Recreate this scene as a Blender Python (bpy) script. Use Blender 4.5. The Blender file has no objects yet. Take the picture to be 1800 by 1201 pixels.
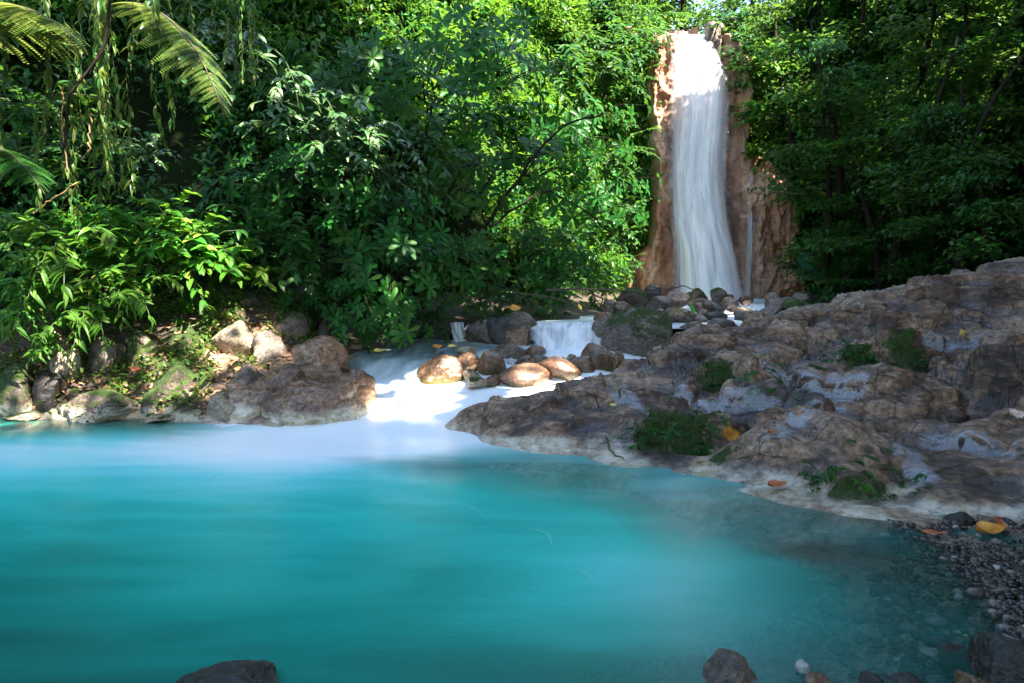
import bpy, bmesh, math, random
import numpy as np
from mathutils import Vector, Matrix

# ------------------------------------------------------------------ camera, sky, sun, exposure
SC = bpy.context.scene
COL = SC.collection
CAM_Z, FPX, PITCH = 1.6, 1200.0, math.atan(100.5 / 1200.0)
cam_d = bpy.data.cameras.new("camera"); cam = bpy.data.objects.new("camera", cam_d); COL.objects.link(cam)
cam.location = (0, 0, CAM_Z); cam.rotation_euler = (math.pi / 2 - PITCH, 0, 0)
cam_d.lens = 24; cam_d.sensor_width = 36; cam_d.clip_start = 0.05; cam_d.clip_end = 600
SC.camera = cam

SUN_EL = math.radians(56)
SUN_H = np.array([0.75, -0.66]); SUN_H /= np.linalg.norm(SUN_H)
SUN_V = np.array([SUN_H[0] * math.cos(SUN_EL), SUN_H[1] * math.cos(SUN_EL), math.sin(SUN_EL)])   # towards the sun
W = bpy.data.worlds.new("World"); SC.world = W; W.use_nodes = True
wn = W.node_tree.nodes; wl = W.node_tree.links
sky = wn.new("ShaderNodeTexSky"); sky.sky_type = 'NISHITA'; sky.sun_disc = False
sky.sun_elevation = SUN_EL; sky.sun_rotation = math.atan2(SUN_H[0], SUN_H[1])
wl.new(sky.outputs[0], wn["Background"].inputs[0]); wn["Background"].inputs[1].default_value = 0.115
sun_d = bpy.data.lights.new("sun", 'SUN'); sun_d.energy = 5.0; sun_d.angle = math.radians(0.5); sun_d.color = (1.0, 0.93, 0.80)
sun = bpy.data.objects.new("sun", sun_d); COL.objects.link(sun); sun.location = (10, -8, 30)
sun.rotation_euler = Vector((-SUN_V).tolist()).to_track_quat('-Z', 'Y').to_euler()
SC.view_settings.view_transform = 'Standard'; SC.view_settings.look = 'None'
SC.view_settings.exposure = 2.95; SC.view_settings.gamma = 1.0
SC.render.engine = 'CYCLES'
cy = SC.cycles
cy.max_bounces = 7; cy.diffuse_bounces = 3; cy.glossy_bounces = 2; cy.transmission_bounces = 4
cy.transparent_max_bounces = 24; cy.sample_clamp_indirect = 6.0; cy.caustics_reflective = False; cy.caustics_refractive = False
try:
    cy.use_denoising = True; cy.denoiser = 'OPENIMAGEDENOISE'
except Exception:
    pass

R = np.random.default_rng(11)
random.seed(5)

# ------------------------------------------------------------------ maths helpers
CP, SP = math.cos(PITCH), math.sin(PITCH)
def ray(px, py):
    u = (px - 900.0) / FPX; v = (600.5 - py) / FPX
    d = np.array([u, CP + v * SP, -SP + v * CP]); return d / d[1]
def P(px, py, d):
    """the place a photograph point stands at when it is d metres down the valley"""
    r = ray(px, py); return np.array([r[0] * d, d, CAM_Z + r[2] * d])
def sstep(a, b, x):
    t = np.clip((x - a) / (b - a), 0, 1); return t * t * (3 - 2 * t)

_perm = np.random.default_rng(3).permutation(512).astype(np.int64)
_perm = np.concatenate([_perm, _perm, _perm])
_g3 = np.random.default_rng(4).normal(size=(512, 3)); _g3 /= np.linalg.norm(_g3, axis=1)[:, None]
def noise3(p):
    p = np.asarray(p, float); i = np.floor(p).astype(np.int64); f = p - i; i &= 511
    w = f * f * f * (f * (f * 6 - 15) + 10)
    out = 0
    for dx in (0, 1):
        for dy in (0, 1):
            for dz in (0, 1):
                h = _perm[_perm[_perm[(i[:, 0] + dx) & 511] + ((i[:, 1] + dy) & 511)] + ((i[:, 2] + dz) & 511)]
                g = _g3[h]
                dot = g[:, 0] * (f[:, 0] - dx) + g[:, 1] * (f[:, 1] - dy) + g[:, 2] * (f[:, 2] - dz)
                ww = (w[:, 0] if dx else 1 - w[:, 0]) * (w[:, 1] if dy else 1 - w[:, 1]) * (w[:, 2] if dz else 1 - w[:, 2])
                out = out + ww * dot
    return out * 1.5
def fbm(p, octv=4, lac=2.0, gain=0.5, ridged=False):
    p = np.asarray(p, float).copy(); a = 1.0; s = 0; t = 0
    for _ in range(octv):
        n = noise3(p)
        if ridged: n = 1 - 2 * np.abs(n)
        s = s + a * n; t += a; a *= gain; p = p * lac + 17.3
    return s / t
def voro_edge(x, y):
    """F2-F1 of a jittered grid: small near cell borders"""
    ix = np.floor(x).astype(np.int64); iy = np.floor(y).astype(np.int64)
    f1 = np.full(x.shape, 9.0); f2 = np.full(x.shape, 9.0); idc = np.zeros(x.shape)
    for dx in (-1, 0, 1):
        for dy in (-1, 0, 1):
            cx = ix + dx; cy_ = iy + dy
            h = _perm[(_perm[cx & 511] + (cy_ & 511)) & 511]
            jx = cx + 0.5 + 0.8 * ((h % 97) / 97.0 - 0.5); jy = cy_ + 0.5 + 0.8 * ((h % 61) / 61.0 - 0.5)
            d = np.hypot(x - jx, y - jy)
            m = d < f1
            f2 = np.where(m, f1, np.minimum(f2, d)); idc = np.where(m, (h % 113) / 113.0, idc); f1 = np.where(m, d, f1)
    return f2 - f1, idc

class RBF:
    """smooth surface through scattered points (x, y) -> value"""
    def __init__(s, xy, v, smooth=1e-4):
        s.xy = np.asarray(xy, float); v = np.asarray(v, float); n = len(v)
        A = np.zeros((n + 3, n + 3)); A[:n, :n] = s.k(s.xy, s.xy) - np.eye(n) * smooth
        A[:n, n] = 1; A[:n, n + 1:] = s.xy; A[n:, :n] = A[:n, n:].T
        s.w = np.linalg.lstsq(A, np.concatenate([v, [0, 0, 0]]), rcond=None)[0]
    def k(s, a, b):
        d2 = ((a[:, None, :] - b[None, :, :]) ** 2).sum(-1)
        return np.sqrt(d2 + 0.01)
    def __call__(s, xy):
        xy = np.asarray(xy, float); out = np.empty(len(xy)); n = len(s.xy)
        for a in range(0, len(xy), 40000):
            q = xy[a:a + 40000]
            out[a:a + 40000] = s.k(q, s.xy) @ s.w[:n] + s.w[n] + q @ s.w[n + 1:]
        return out

# ------------------------------------------------------------------ mesh helpers
def mesh_np(name, v, f, smooth=True):
    v = np.ascontiguousarray(v, dtype=np.float32); f = np.ascontiguousarray(f, dtype=np.int32)
    me = bpy.data.meshes.new(name); k = f.shape[1]
    me.vertices.add(len(v)); me.vertices.foreach_set("co", v.ravel())
    me.loops.add(f.size); me.loops.foreach_set("vertex_index", f.ravel())
    me.polygons.add(len(f)); me.polygons.foreach_set("loop_start", np.arange(0, f.size, k, dtype=np.int32))
    me.polygons.foreach_set("loop_total", np.full(len(f), k, dtype=np.int32))
    me.update(calc_edges=True)
    me.polygons.foreach_set("use_smooth", np.full(len(f), smooth, dtype=bool))
    return me
def attr(me, name, val):
    a = me.attributes.new(name, 'FLOAT', 'POINT'); a.data.foreach_set("value", np.asarray(val, dtype=np.float32).ravel())
def grid_faces(ny, nx):
    i = np.arange(ny - 1)[:, None] * nx + np.arange(nx - 1)[None, :]
    i = i.ravel(); return np.stack([i, i + 1, i + nx + 1, i + nx], 1)
def obj(name, me, mat=None, parent=None):
    o = bpy.data.objects.new(name, me); COL.objects.link(o)
    if mat is not None and len(me.materials) == 0: me.materials.append(mat)
    if parent is not None: o.parent = parent
    return o
def empty(name, loc=(0, 0, 0), rot=(0, 0, 0), scale=1.0):
    o = bpy.data.objects.new(name, None); COL.objects.link(o)
    o.location = loc; o.rotation_euler = rot; o.scale = (scale,) * 3 if np.isscalar(scale) else scale
    o.empty_display_size = 0.1
    return o
def tag(o, label=None, cat=None, group=None, kind=None):
    for k, v in (("label", label), ("category", cat), ("group", group), ("kind", kind)):
        if v: o[k] = v
    return o
def unit(a):
    a = np.asarray(a, float); return a / np.maximum(np.linalg.norm(a, axis=-1, keepdims=True), 1e-9)

def tube(pts, rad, sides=6):
    pts = np.asarray(pts, float); n = len(pts); rad = np.broadcast_to(np.asarray(rad, float), (n,))
    t = unit(np.gradient(pts, axis=0)); ref = np.array([0.31, 0.22, 0.93])
    a = unit(np.cross(t, ref)); b = np.cross(t, a)
    th = np.linspace(0, 2 * math.pi, sides, endpoint=False)
    v = pts[:, None, :] + rad[:, None, None] * (np.cos(th)[None, :, None] * a[:, None, :] + np.sin(th)[None, :, None] * b[:, None, :])
    f = []
    for i in range(n - 1):
        for j in range(sides):
            k = (j + 1) % sides; f.append((i * sides + j, i * sides + k, (i + 1) * sides + k, (i + 1) * sides + j))
    return v.reshape(-1, 3), np.array(f)
class Acc:
    """collects tubes into one part"""
    def __init__(s): s.v = []; s.f = []; s.n = 0
    def add(s, v, f): s.v.append(v); s.f.append(f + s.n); s.n += len(v)
    def mesh(s, name): return mesh_np(name, np.concatenate(s.v), np.concatenate(s.f))

# leaf outlines: stations along the midrib, half width
PROFILES = {
    'lance': ([0, .12, .35, .65, 1], [.06, .62, 1, .72, .02]),
    'ovate': ([0, .08, .3, .6, .85, 1], [.1, .78, 1, .82, .4, .02]),
    'obov':  ([0, .2, .5, .78, .93, 1], [.06, .34, .8, 1, .62, .06]),
    'strap': ([0, .1, .4, .75, 1], [.3, .8, 1, .7, .03]),
}
class Leaves:
    def __init__(s): s.pos = []; s.dir = []; s.up = []; s.L = []; s.W = []; s.D = []
    def add(s, pos, d, up, L, Wd, droop):
        s.pos.append(np.asarray(pos, float).reshape(-1, 3)); n = len(s.pos[-1])
        s.dir.append(np.broadcast_to(np.asarray(d, float), (n, 3))); s.up.append(np.broadcast_to(np.asarray(up, float), (n, 3)))
        s.L.append(np.broadcast_to(L, (n,))); s.W.append(np.broadcast_to(Wd, (n,))); s.D.append(np.broadcast_to(droop, (n,)))
    def cat(s): return [np.concatenate(a) for a in (s.pos, s.dir, s.up, s.L, s.W, s.D)]
    def mesh(s, name, prof='lance'):
        pos, d, up, L, Wd, D = s.cat()
        d = unit(d); side = unit(np.cross(d, up) + 1e-6); up = np.cross(side, d)
        n = len(pos)
        if prof == 'tiny':
            t = np.array([0, .45, .45, 1]); sd = np.array([0, -1, 1, 0]); z = np.array([0, .0, .0, 0])
            f0 = np.array([[0, 1, 3], [0, 3, 2]])
        else:
            ts, ws = PROFILES[prof]; t = np.repeat(ts, 3); wv = np.array(ws)
            sd = np.stack([-wv, 0 * wv, wv], 1).ravel(); z = np.abs(sd) * 0.35
            f0 = []
            for i in range(len(ts) - 1):
                for j in (0, 1): f0.append((i * 3 + j, i * 3 + j + 1, i * 3 + j + 4, i * 3 + j + 3))
            f0 = np.array(f0)
        k = len(t)
        fold = (0.35 if prof == 'tiny' else 1.0)
        zz = z[None, :] * Wd[:, None] * fold - D[:, None] * L[:, None] * (t ** 2)[None, :]
        if prof == 'tiny': zz = zz + np.where(np.abs(sd) > 0, 0.18, 0)[None, :] * Wd[:, None]
        v = pos[:, None, :] + d[:, None, :] * (L[:, None] * t[None, :])[:, :, None] + side[:, None, :] * (Wd[:, None] * sd[None, :])[:, :, None] + up[:, None, :] * zz[:, :, None]
        f = (f0[None, :, :] + (np.arange(n) * k)[:, None, None]).reshape(-1, f0.shape[1])
        return mesh_np(name, v.reshape(-1, 3), f, smooth=True)

# ------------------------------------------------------------------ material helpers
class NT:
    def __init__(s, name):
        s.m = bpy.data.materials.new(name); s.m.use_nodes = True; s.t = s.m.node_tree; s.n = s.t.nodes; s.l = s.t.links
        s.bsdf = s.n["Principled BSDF"]; s.out = s.n["Material Output"]
    def new(s, typ, **kw):
        o = s.n.new(typ)
        for k, v in kw.items(): setattr(o, k, v)
        return o
    def link(s, a, b): s.l.new(a, b)
    def val(s, node, key, v):
        if isinstance(v, bpy.types.NodeSocket): s.link(v, node.inputs[key])
        else: node.inputs[key].default_value = v
    def attr(s, name): return s.new("ShaderNodeAttribute", attribute_name=name).outputs["Fac"]
    def coord(s, which="Object"): return s.new("ShaderNodeTexCoord").outputs[which]
    def pos(s): return s.new("ShaderNodeNewGeometry").outputs["Position"]
    def map(s, vec, scale):
        m = s.new("ShaderNodeMapping"); s.link(vec, m.inputs[0]); m.inputs["Scale"].default_value = scale; return m.outputs[0]
    def noise(s, vec, scale, detail=6, rough=.6, dist=0.0):
        n = s.new("ShaderNodeTexNoise"); s.link(vec, n.inputs["Vector"]); n.inputs["Scale"].default_value = scale
        n.inputs["Detail"].default_value = detail; n.inputs["Roughness"].default_value = rough; n.inputs["Distortion"].default_value = dist
        return n.outputs[0]
    def voro(s, vec, scale, feat='DISTANCE_TO_EDGE'):
        n = s.new("ShaderNodeTexVoronoi", feature=feat); s.link(vec, n.inputs["Vector"]); n.inputs["Scale"].default_value = scale; return n.outputs["Distance"]
    def ramp(s, fac, stops, interp='LINEAR'):
        r = s.new("ShaderNodeValToRGB"); s.link(fac, r.inputs[0]); e = r.color_ramp.elements; r.color_ramp.interpolation = interp
        while len(e) < len(stops): e.new(0.5)
        for i, (p, c) in enumerate(stops):
            e[i].position = p; e[i].color = (c, c, c, 1) if np.isscalar(c) else (*c, 1)
        return r.outputs[0]
    def math(s, op, a, b=0.0, clamp=False):
        m = s.new("ShaderNodeMath", operation=op, use_clamp=clamp); s.val(m, 0, a); s.val(m, 1, b); return m.outputs[0]
    def mix(s, fac, a, b, blend='MIX'):
        m = s.new("ShaderNodeMix", data_type='RGBA', blend_type=blend)
        s.val(m, 0, fac)
        for k, c in ((6, a), (7, b)):
            if isinstance(c, bpy.types.NodeSocket): s.link(c, m.inputs[k])
            else: m.inputs[k].default_value = (*c, 1)
        return m.outputs[2]
    def bump(s, h, strength, dist=0.02, normal=None):
        b = s.new("ShaderNodeBump"); s.link(h, b.inputs["Height"]); b.inputs["Strength"].default_value = strength; b.inputs["Distance"].default_value = dist
        if normal is not None: s.link(normal, b.inputs["Normal"])
        return b.outputs[0]

def leaf_mat(name, stops, trans=0.35, tcol=(0.16, 0.34, 0.03), rough=0.42, spec=0.22):
    t = NT(name); g = t.new("ShaderNodeNewGeometry").outputs["Random Per Island"]
    c = t.ramp(g, stops)
    oi = t.new("ShaderNodeObjectInfo").outputs["Random"]
    hs = t.new("ShaderNodeHueSaturation"); t.link(c, hs.inputs["Color"])
    t.link(t.math('ADD', t.math('MULTIPLY', oi, 0.04), 0.475), hs.inputs["Hue"]); t.link(t.math('ADD', t.math('MULTIPLY', oi, 0.6), 0.7), hs.inputs["Value"])
    nz = t.noise(t.coord("Object"), 9.0, 2)
    c2 = t.mix(t.math('MULTIPLY', nz, 0.5), hs.outputs[0], (0.02, 0.06, 0.012))
    t.link(c2, t.bsdf.inputs["Base Color"]); t.bsdf.inputs["Roughness"].default_value = rough
    t.bsdf.inputs["Specular IOR Level"].default_value = spec
    tr = t.new("ShaderNodeBsdfTranslucent"); tc = t.mix(0.6, c2, tcol); t.link(tc, tr.inputs[0])
    mx = t.new("ShaderNodeMixShader"); mx.inputs[0].default_value = trans
    t.link(t.bsdf.outputs[0], mx.inputs[1]); t.link(tr.outputs[0], mx.inputs[2]); t.link(mx.outputs[0], t.out.inputs[0])
    return t.m

G1 = [(0.0, (0.005, 0.055, 0.012)), (.5, (0.013, 0.110, 0.015)), (.85, (0.028, 0.150, 0.018)), (1, (0.06, 0.15, 0.02))]
G2 = [(0.0, (0.025, 0.130, 0.012)), (.5, (0.055, 0.220, 0.018)), (.9, (0.12, 0.28, 0.03)), (1, (0.25, 0.24, 0.04))]
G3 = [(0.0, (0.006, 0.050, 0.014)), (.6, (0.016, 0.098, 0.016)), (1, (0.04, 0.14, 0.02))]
G4 = [(0.0, (0.03, 0.11, 0.015)), (.6, (0.08, 0.17, 0.025)), (1, (0.20, 0.21, 0.06))]
M_EMERALD = leaf_mat("emerald leaves", G1)
M_FRESH = leaf_mat("fresh green leaves", G2, trans=.42, tcol=(0.22, 0.42, 0.03))
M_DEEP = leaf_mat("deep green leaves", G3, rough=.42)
M_PALE = leaf_mat("pale vine leaves", G4, trans=.4, tcol=(0.36, 0.42, 0.08), rough=.34)
M_SILVER = leaf_mat("silvery leaves", [(0, (0.03, 0.11, 0.03)), (.6, (0.07, 0.16, 0.05)), (1, (0.20, 0.25, 0.13))], trans=.3, tcol=(0.2, 0.34, 0.08), rough=.26, spec=.6)
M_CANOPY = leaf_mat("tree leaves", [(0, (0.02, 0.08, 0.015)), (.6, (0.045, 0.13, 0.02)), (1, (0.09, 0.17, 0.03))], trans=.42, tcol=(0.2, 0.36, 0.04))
M_BLUEGREEN = leaf_mat("blue green leaves", [(0, (0.03, 0.12, 0.08)), (1, (0.06, 0.17, 0.11))], trans=.15)

def bark_mat():
    t = NT("bark"); o = t.coord(); n = t.noise(t.map(o, (6, 6, 1.5)), 3, 6)
    t.link(t.ramp(n, [(.3, (0.010, 0.007, 0.005)), (.7, (0.035, 0.026, 0.018))]), t.bsdf.inputs["Base Color"])
    t.bsdf.inputs["Roughness"].default_value = .85; t.bsdf.inputs["Specular IOR Level"].default_value = .1; t.link(t.bump(n, .6, .03), t.bsdf.inputs["Normal"]); return t.m
M_BARK = bark_mat()
def flat_mat(name, col, rough=.7):
    t = NT(name); n = t.noise(t.coord(), 14, 5)
    t.link(t.mix(t.math('MULTIPLY', n, .8), col, tuple(c * .35 for c in col)), t.bsdf.inputs["Base Color"]); t.bsdf.inputs["Roughness"].default_value = rough
    return t.m
M_STEM = flat_mat("green stem", (0.05, 0.09, 0.025)); M_TWIG = flat_mat("dry twig", (0.10, 0.065, 0.04)); M_ROOT = flat_mat("aerial root", (0.35, 0.2, 0.08))

def rock_mat(name, stops, wet=(.18, .6), moss=0.0, scale=1.0, bump=.5, algae=False, crust=False, attrs=False):
    """weathered rock; moss lies on up-facing parts, algae and mineral crust near the water line"""
    t = NT(name); pos = t.pos()
    big = t.noise(pos, 1.3 * scale, 6, .62, .6); fine = t.noise(pos, 17 * scale, 8, .68); mid = t.noise(t.map(pos, (1, 1, 2.6)), 5 * scale, 7, .66, .8)
    pick = t.math('ADD', t.math('MULTIPLY', big, .55), t.math('MULTIPLY', mid, .45))
    c = t.ramp(pick, stops)
    c = t.mix(t.ramp(fine, [(.38, .75), (.6, 0.0)]), c, tuple(x * .35 for x in stops[0][1]))
    if attrs:
        gr = t.noise(t.map(pos, (5, 16, 26)), 2.2, 6, .7, .5); c = t.mix(t.ramp(gr, [(.34, .6), (.45, 0.0)]), c, (0.035, 0.021, 0.016))
        vn = t.voro(t.map(pos, (1.1, 2.1, 1.5)), 2.3); wv = t.noise(pos, 1.7, 3); ck = t.math('MULTIPLY', t.ramp(vn, [(.0, 1.0), (.022, 0.0)]), t.ramp(wv, [(.46, 0.0), (.52, 1.0)])); c = t.mix(ck, c, (0.012, 0.009, 0.008))
    pit = t.ramp(t.noise(t.map(pos, (1, 1, 1.8)), 38 * scale, 3, .7), [(.30, 1.0), (.37, 0.0)])
    c = t.mix(t.math('MULTIPLY', pit, .7), c, (0.016, 0.012, 0.010))
    rough = t.ramp(t.noise(pos, 2.1 * scale, 5, .7), [(.40, wet[0]), (.60, wet[1])])
    z = t.new("ShaderNodeSeparateXYZ"); t.link(pos, z.inputs[0]); z = z.outputs[2]
    if attrs:
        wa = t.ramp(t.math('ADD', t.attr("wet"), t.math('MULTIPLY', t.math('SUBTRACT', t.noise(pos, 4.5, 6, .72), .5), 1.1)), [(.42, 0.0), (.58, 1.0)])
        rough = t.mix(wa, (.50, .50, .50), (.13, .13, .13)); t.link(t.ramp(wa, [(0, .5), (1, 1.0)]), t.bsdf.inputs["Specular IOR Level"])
        c = t.mix(wa, c, t.mix(1.0, c, (.55, .50, .50), 'MULTIPLY'))  # wet rock, with recess shade painted in as darker hollows
    if algae:
        g = t.new("ShaderNodeSeparateXYZ"); t.link(t.coord("Generated"), g.inputs[0])
        low = t.math('ADD', g.outputs[2], t.math('MULTIPLY', t.math('SUBTRACT', mid, .5), .6))
        c = t.mix(t.ramp(low, [(.30, .85), (.52, 0.0)]), c, (0.085, 0.075, 0.015))
    if crust:
        lim = t.math('ADD', z, t.math('MULTIPLY', t.math('SUBTRACT', big, .5), -.34))
        lim = t.math('MULTIPLY', lim, 1.0 if attrs else .55)
        cr = t.math('MULTIPLY', t.ramp(lim, [(.0, 1.0), (.06, 0.8), (.11, 0.0)]), t.ramp(fine, [(.30, .45), (.52, 1.0)]))
        if attrs: cr = t.math('MULTIPLY', t.math('MULTIPLY', cr, t.attr("crust")), t.ramp(t.noise(pos, 2.4, 5, .7), [(.40, .12), (.56, 1.0)]))
        ccol = t.mix(t.ramp(mid, [(.48, 0.0), (.62, .8)]), (0.66, 0.58, 0.47), (0.36, 0.25, 0.09))
        c = t.mix(cr, c, ccol)
    mfac = None
    if attrs: fine = t.math('SUBTRACT', t.math('ADD', fine, t.math('MULTIPLY', gr, 1.6)), t.math('MULTIPLY', ck, 1.5))
    nz = t.new("ShaderNodeSeparateXYZ"); t.link(t.new("ShaderNodeNewGeometry").outputs["Normal"], nz.inputs[0]); nz = nz.outputs[2]
    if moss > 0:
        mfac = t.math('MULTIPLY', t.ramp(t.math('ADD', t.math('MULTIPLY', nz, .35), t.noise(pos, 3.2 * scale, 6, .7)), [(.86 - .42 * moss, 0.0), (.95 - .42 * moss, 1.0)]), 1.0)
    if attrs:
        a = t.math('ADD', t.attr("moss"), t.math('MULTIPLY', t.math('SUBTRACT', t.noise(pos, 8, 7, .75), .5), 1.9)); a = t.ramp(a, [(.52, 0.0), (.70, 1.0)])
        mfac = a if mfac is None else t.math('MAXIMUM', a, mfac)
    h = t.math('ADD', t.math('MULTIPLY', mid, .8), t.math('MULTIPLY', fine, .3)); h = t.math('SUBTRACT', h, t.math('MULTIPLY', pit, .25))
    if mfac is not None:
        mcol = t.ramp(t.noise(pos, 30, 5, .7), [(.3, (0.008, 0.016, 0.003)), (.55, (0.030, 0.058, 0.006)), (.75, (0.09, 0.12, 0.012))])
        c = t.mix(mfac, c, mcol); rough = t.math('ADD', rough, mfac, True)
        h = t.math('ADD', h, t.math('MULTIPLY', mfac, t.math('MULTIPLY', t.noise(pos, 60, 4, .8), .7)))
    t.link(c, t.bsdf.inputs["Base Color"]); t.link(rough, t.bsdf.inputs["Roughness"])
    t.link(t.bump(h, bump, .05), t.bsdf.inputs["Normal"])
    return t.m
M_SLAB_STOPS = [(.38, (0.030, 0.016, 0.011)), (.45, (0.13, 0.068, 0.041)), (.52, (0.35, 0.200, 0.120)), (.62, (0.58, 0.385, 0.26))]
M_BOULDER = rock_mat("wet brown boulder", [(.3, (0.075, 0.038, 0.022)), (.5, (0.185, 0.098, 0.056)), (.7, (0.36, 0.245, 0.175))], wet=(.12, .35), scale=2.2, bump=.35, algae=True)
M_GREY = rock_mat("grey brown rock", [(.36, (0.040, 0.028, 0.022)), (.5, (0.15, 0.105, 0.078)), (.66, (0.34, 0.25, 0.185))], wet=(.2, .6), scale=1.8)
M_MOSSY = rock_mat("mossy rock", [(.3, (0.04, 0.03, 0.022)), (.52, (0.12, 0.085, 0.06)), (.72, (0.26, 0.19, 0.13))], wet=(.3, .7), moss=.75, scale=1.8, crust=True)
M_HALFMOSS = rock_mat("half mossy rock", [(.3, (0.05, 0.036, 0.03)), (.52, (0.15, 0.105, 0.08)), (.72, (0.30, 0.22, 0.16))], wet=(.25, .6), moss=.42, scale=1.6, crust=True)
M_DARK = rock_mat("dark wet rock", [(.3, (0.014, 0.012, 0.011)), (.52, (0.035, 0.028, 0.025)), (.72, (0.11, 0.09, 0.08))], wet=(.12, .5), scale=2.5)
M_PALE_ROCK = rock_mat("pale tan rock", [(.3, (0.16, 0.10, 0.06)), (.5, (0.42, 0.31, 0.21)), (.7, (0.62, 0.52, 0.40))], wet=(.35, .7), moss=.2, scale=1.7)
M_SMOOTH = rock_mat("smooth rose brown rock", [(.36, (0.075, 0.036, 0.020)), (.5, (0.25, 0.135, 0.080)), (.64, (0.46, 0.30, 0.205))], wet=(.14, .42), scale=1.3, bump=.3, crust=True)
M_WHITESTONE = rock_mat("white stone", [(.3, (0.4, 0.38, 0.36)), (.7, (0.75, 0.74, 0.72))], wet=(.2, .5), scale=3)

# ------------------------------------------------------------------ the ground: one sheet through surveyed points
gx, gv = [], []
def G(px, py, d, dz=0.0):
    p = P(px, py, d); gx.append(p[:2]); gv.append(p[2] + dz)
def GW(x, y, z): gx.append((x, y)); gv.append(z)
def on_z(px, py, z=0.0):
    r = ray(px, py); d = (z - CAM_Z) / r[2]; return P(px, py, d)
# waterline of the pool
for px, py in ((880, 788), (950, 795), (1080, 815), (1200, 833), (1300, 866), (1400, 888), (1500, 906), (1580, 918), (1640, 948), (1690, 990), (1740, 1035), (1770, 1090), (1800, 1160)):
    p = on_z(px, py); GW(p[0], p[1], 0.0); GW(p[0] - .25, p[1] - .3, -.13 if px < 1600 else -.05); GW(p[0] - .7, p[1] - .75, -.42 if px < 1500 else -.12)
for px, py in ((-300, 730), (0, 733), (130, 738), (250, 738), (400, 747), (500, 752)):
    p = on_z(px, py); GW(p[0], p[1], 0.0); GW(p[0] + .1, p[1] - .35, -.22); GW(p[0] + .2, p[1] - 1.0, -.75)
for x, y, z in ((-5, 5, -1.4), (-3, 5, -1.6), (-1, 5, -1.4), (-4, 3.2, -1.2), (-1.5, 3.2, -1.1), (0.5, 4.5, -1.0), (0.6, 3.3, -.6), (1.6, 3.8, -.42), (1.3, 2.75, -.16), (.5, 2.3, -.22), (2.0, 3.0, -.14), (2.2, 2.5, -.05), (1.5, 2.1, -.03),
                (-7, 5, -1.2), (-6, 2.6, -.9), (-2.5, 1.6, -.7), (-.8, 1.7, -.5), (.3, 1.2, .05), (-1.2, .2, .05), (2.2, 1.2, .12), (3.2, 2.2, .2), (3.0, 3.2, .12), (3.4, 4.0, .13), (5, 2, .5), (9, 2, 1.3), (-4, -.5, .1), (0, -3, .1), (5, -4, .8), (-9, 0, .3), (12, -3, 2), (-12, -3, 1), (0, -12, .5), (-12, -12, 1), (12, -12, 2), (9, 5, 1.4), (12, 6, 2.2), (-9, 4, .1), (-11, 6, .8)):
    GW(x, y, z)
# right-hand shelf of bedrock
for c in ((1800, 470, 9.6), (1720, 497, 9.5), (1640, 511, 9.4), (1590, 522, 9.3), (1520, 540, 9.3), (1400, 552, 9.8), (1330, 566, 9.7), (1295, 585, 9.1), (1240, 587, 9.0), (1190, 606, 8.7), (1160, 640, 8.3),
          (1100, 652, 8.15), (1030, 670, 8.0), (1000, 688, 7.8), (905, 698, 7.6), (840, 714, 7.45),
          (800, 745, 7.35), (870, 745, 7.0), (930, 735, 7.05), (940, 775, 6.65), (1010, 745, 6.9), (1050, 780, 6.55), (1000, 710, 7.4),
          (1090, 700, 7.5), (1090, 740, 6.9), (1150, 690, 7.75), (1130, 712, 7.25), (1240, 620, 8.6), (1240, 655, 8.1), (1240, 690, 7.5), (1240, 718, 7.0), (1230, 745, 6.75), (1220, 790, 6.35), (1330, 640, 8.3), (1330, 690, 7.4), (1330, 720, 6.9), (1330, 770, 6.2), (1290, 815, 5.9), (1330, 845, 5.55),
          (1420, 600, 8.9), (1400, 640, 8.2), (1430, 665, 7.7), (1420, 700, 7.0), (1400, 740, 6.5), (1400, 790, 5.9), (1390, 850, 5.3), (1460, 745, 6.2), (1470, 800, 5.6), (1480, 860, 5.1),
          (1520, 580, 8.9), (1500, 640, 8.1), (1510, 655, 7.6), (1520, 690, 6.9), (1530, 740, 6.3), (1560, 800, 5.6), (1560, 870, 4.95), (1600, 640, 8.0), (1610, 655, 7.5), (1620, 700, 6.8), (1600, 560, 9.0),
          (1690, 560, 8.9), (1690, 610, 8.2), (1680, 640, 7.8), (1700, 655, 7.3), (1690, 700, 6.75), (1690, 738, 6.4), (1700, 790, 5.75), (1690, 850, 5.1), (1650, 890, 4.75), (1720, 905, 4.6),
          (1800, 540, 8.6), (1800, 595, 7.9), (1790, 640, 7.2), (1770, 690, 6.6), (1800, 720, 6.2), (1800, 780, 5.6), (1800, 850, 4.95), (1800, 905, 4.5), (1790, 960, 4.1),
          (1900, 460, 9.2), (2000, 560, 7.2), (2000, 700, 5.8), (2000, 900, 4.2)):
    G(*c)
for x, y, z in ((7.6, 11, 1.75), (9.5, 10, 2.3), (11, 12, 2.2), (6.5, 11.5, 1.45), (5, 11.5, 1.1), (4.2, 11.5, .95)): GW(x, y, z)
for x, y, z in ((2.1, 9.5, .42), (2.5, 10.1, .48), (1.6, 9.3, .34), (3.0, 10.5, .62), (2.2, 10.9, .58), (3.5, 11.2, .72), (1.3, 9.8, .36)): GW(x, y, z)
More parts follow.
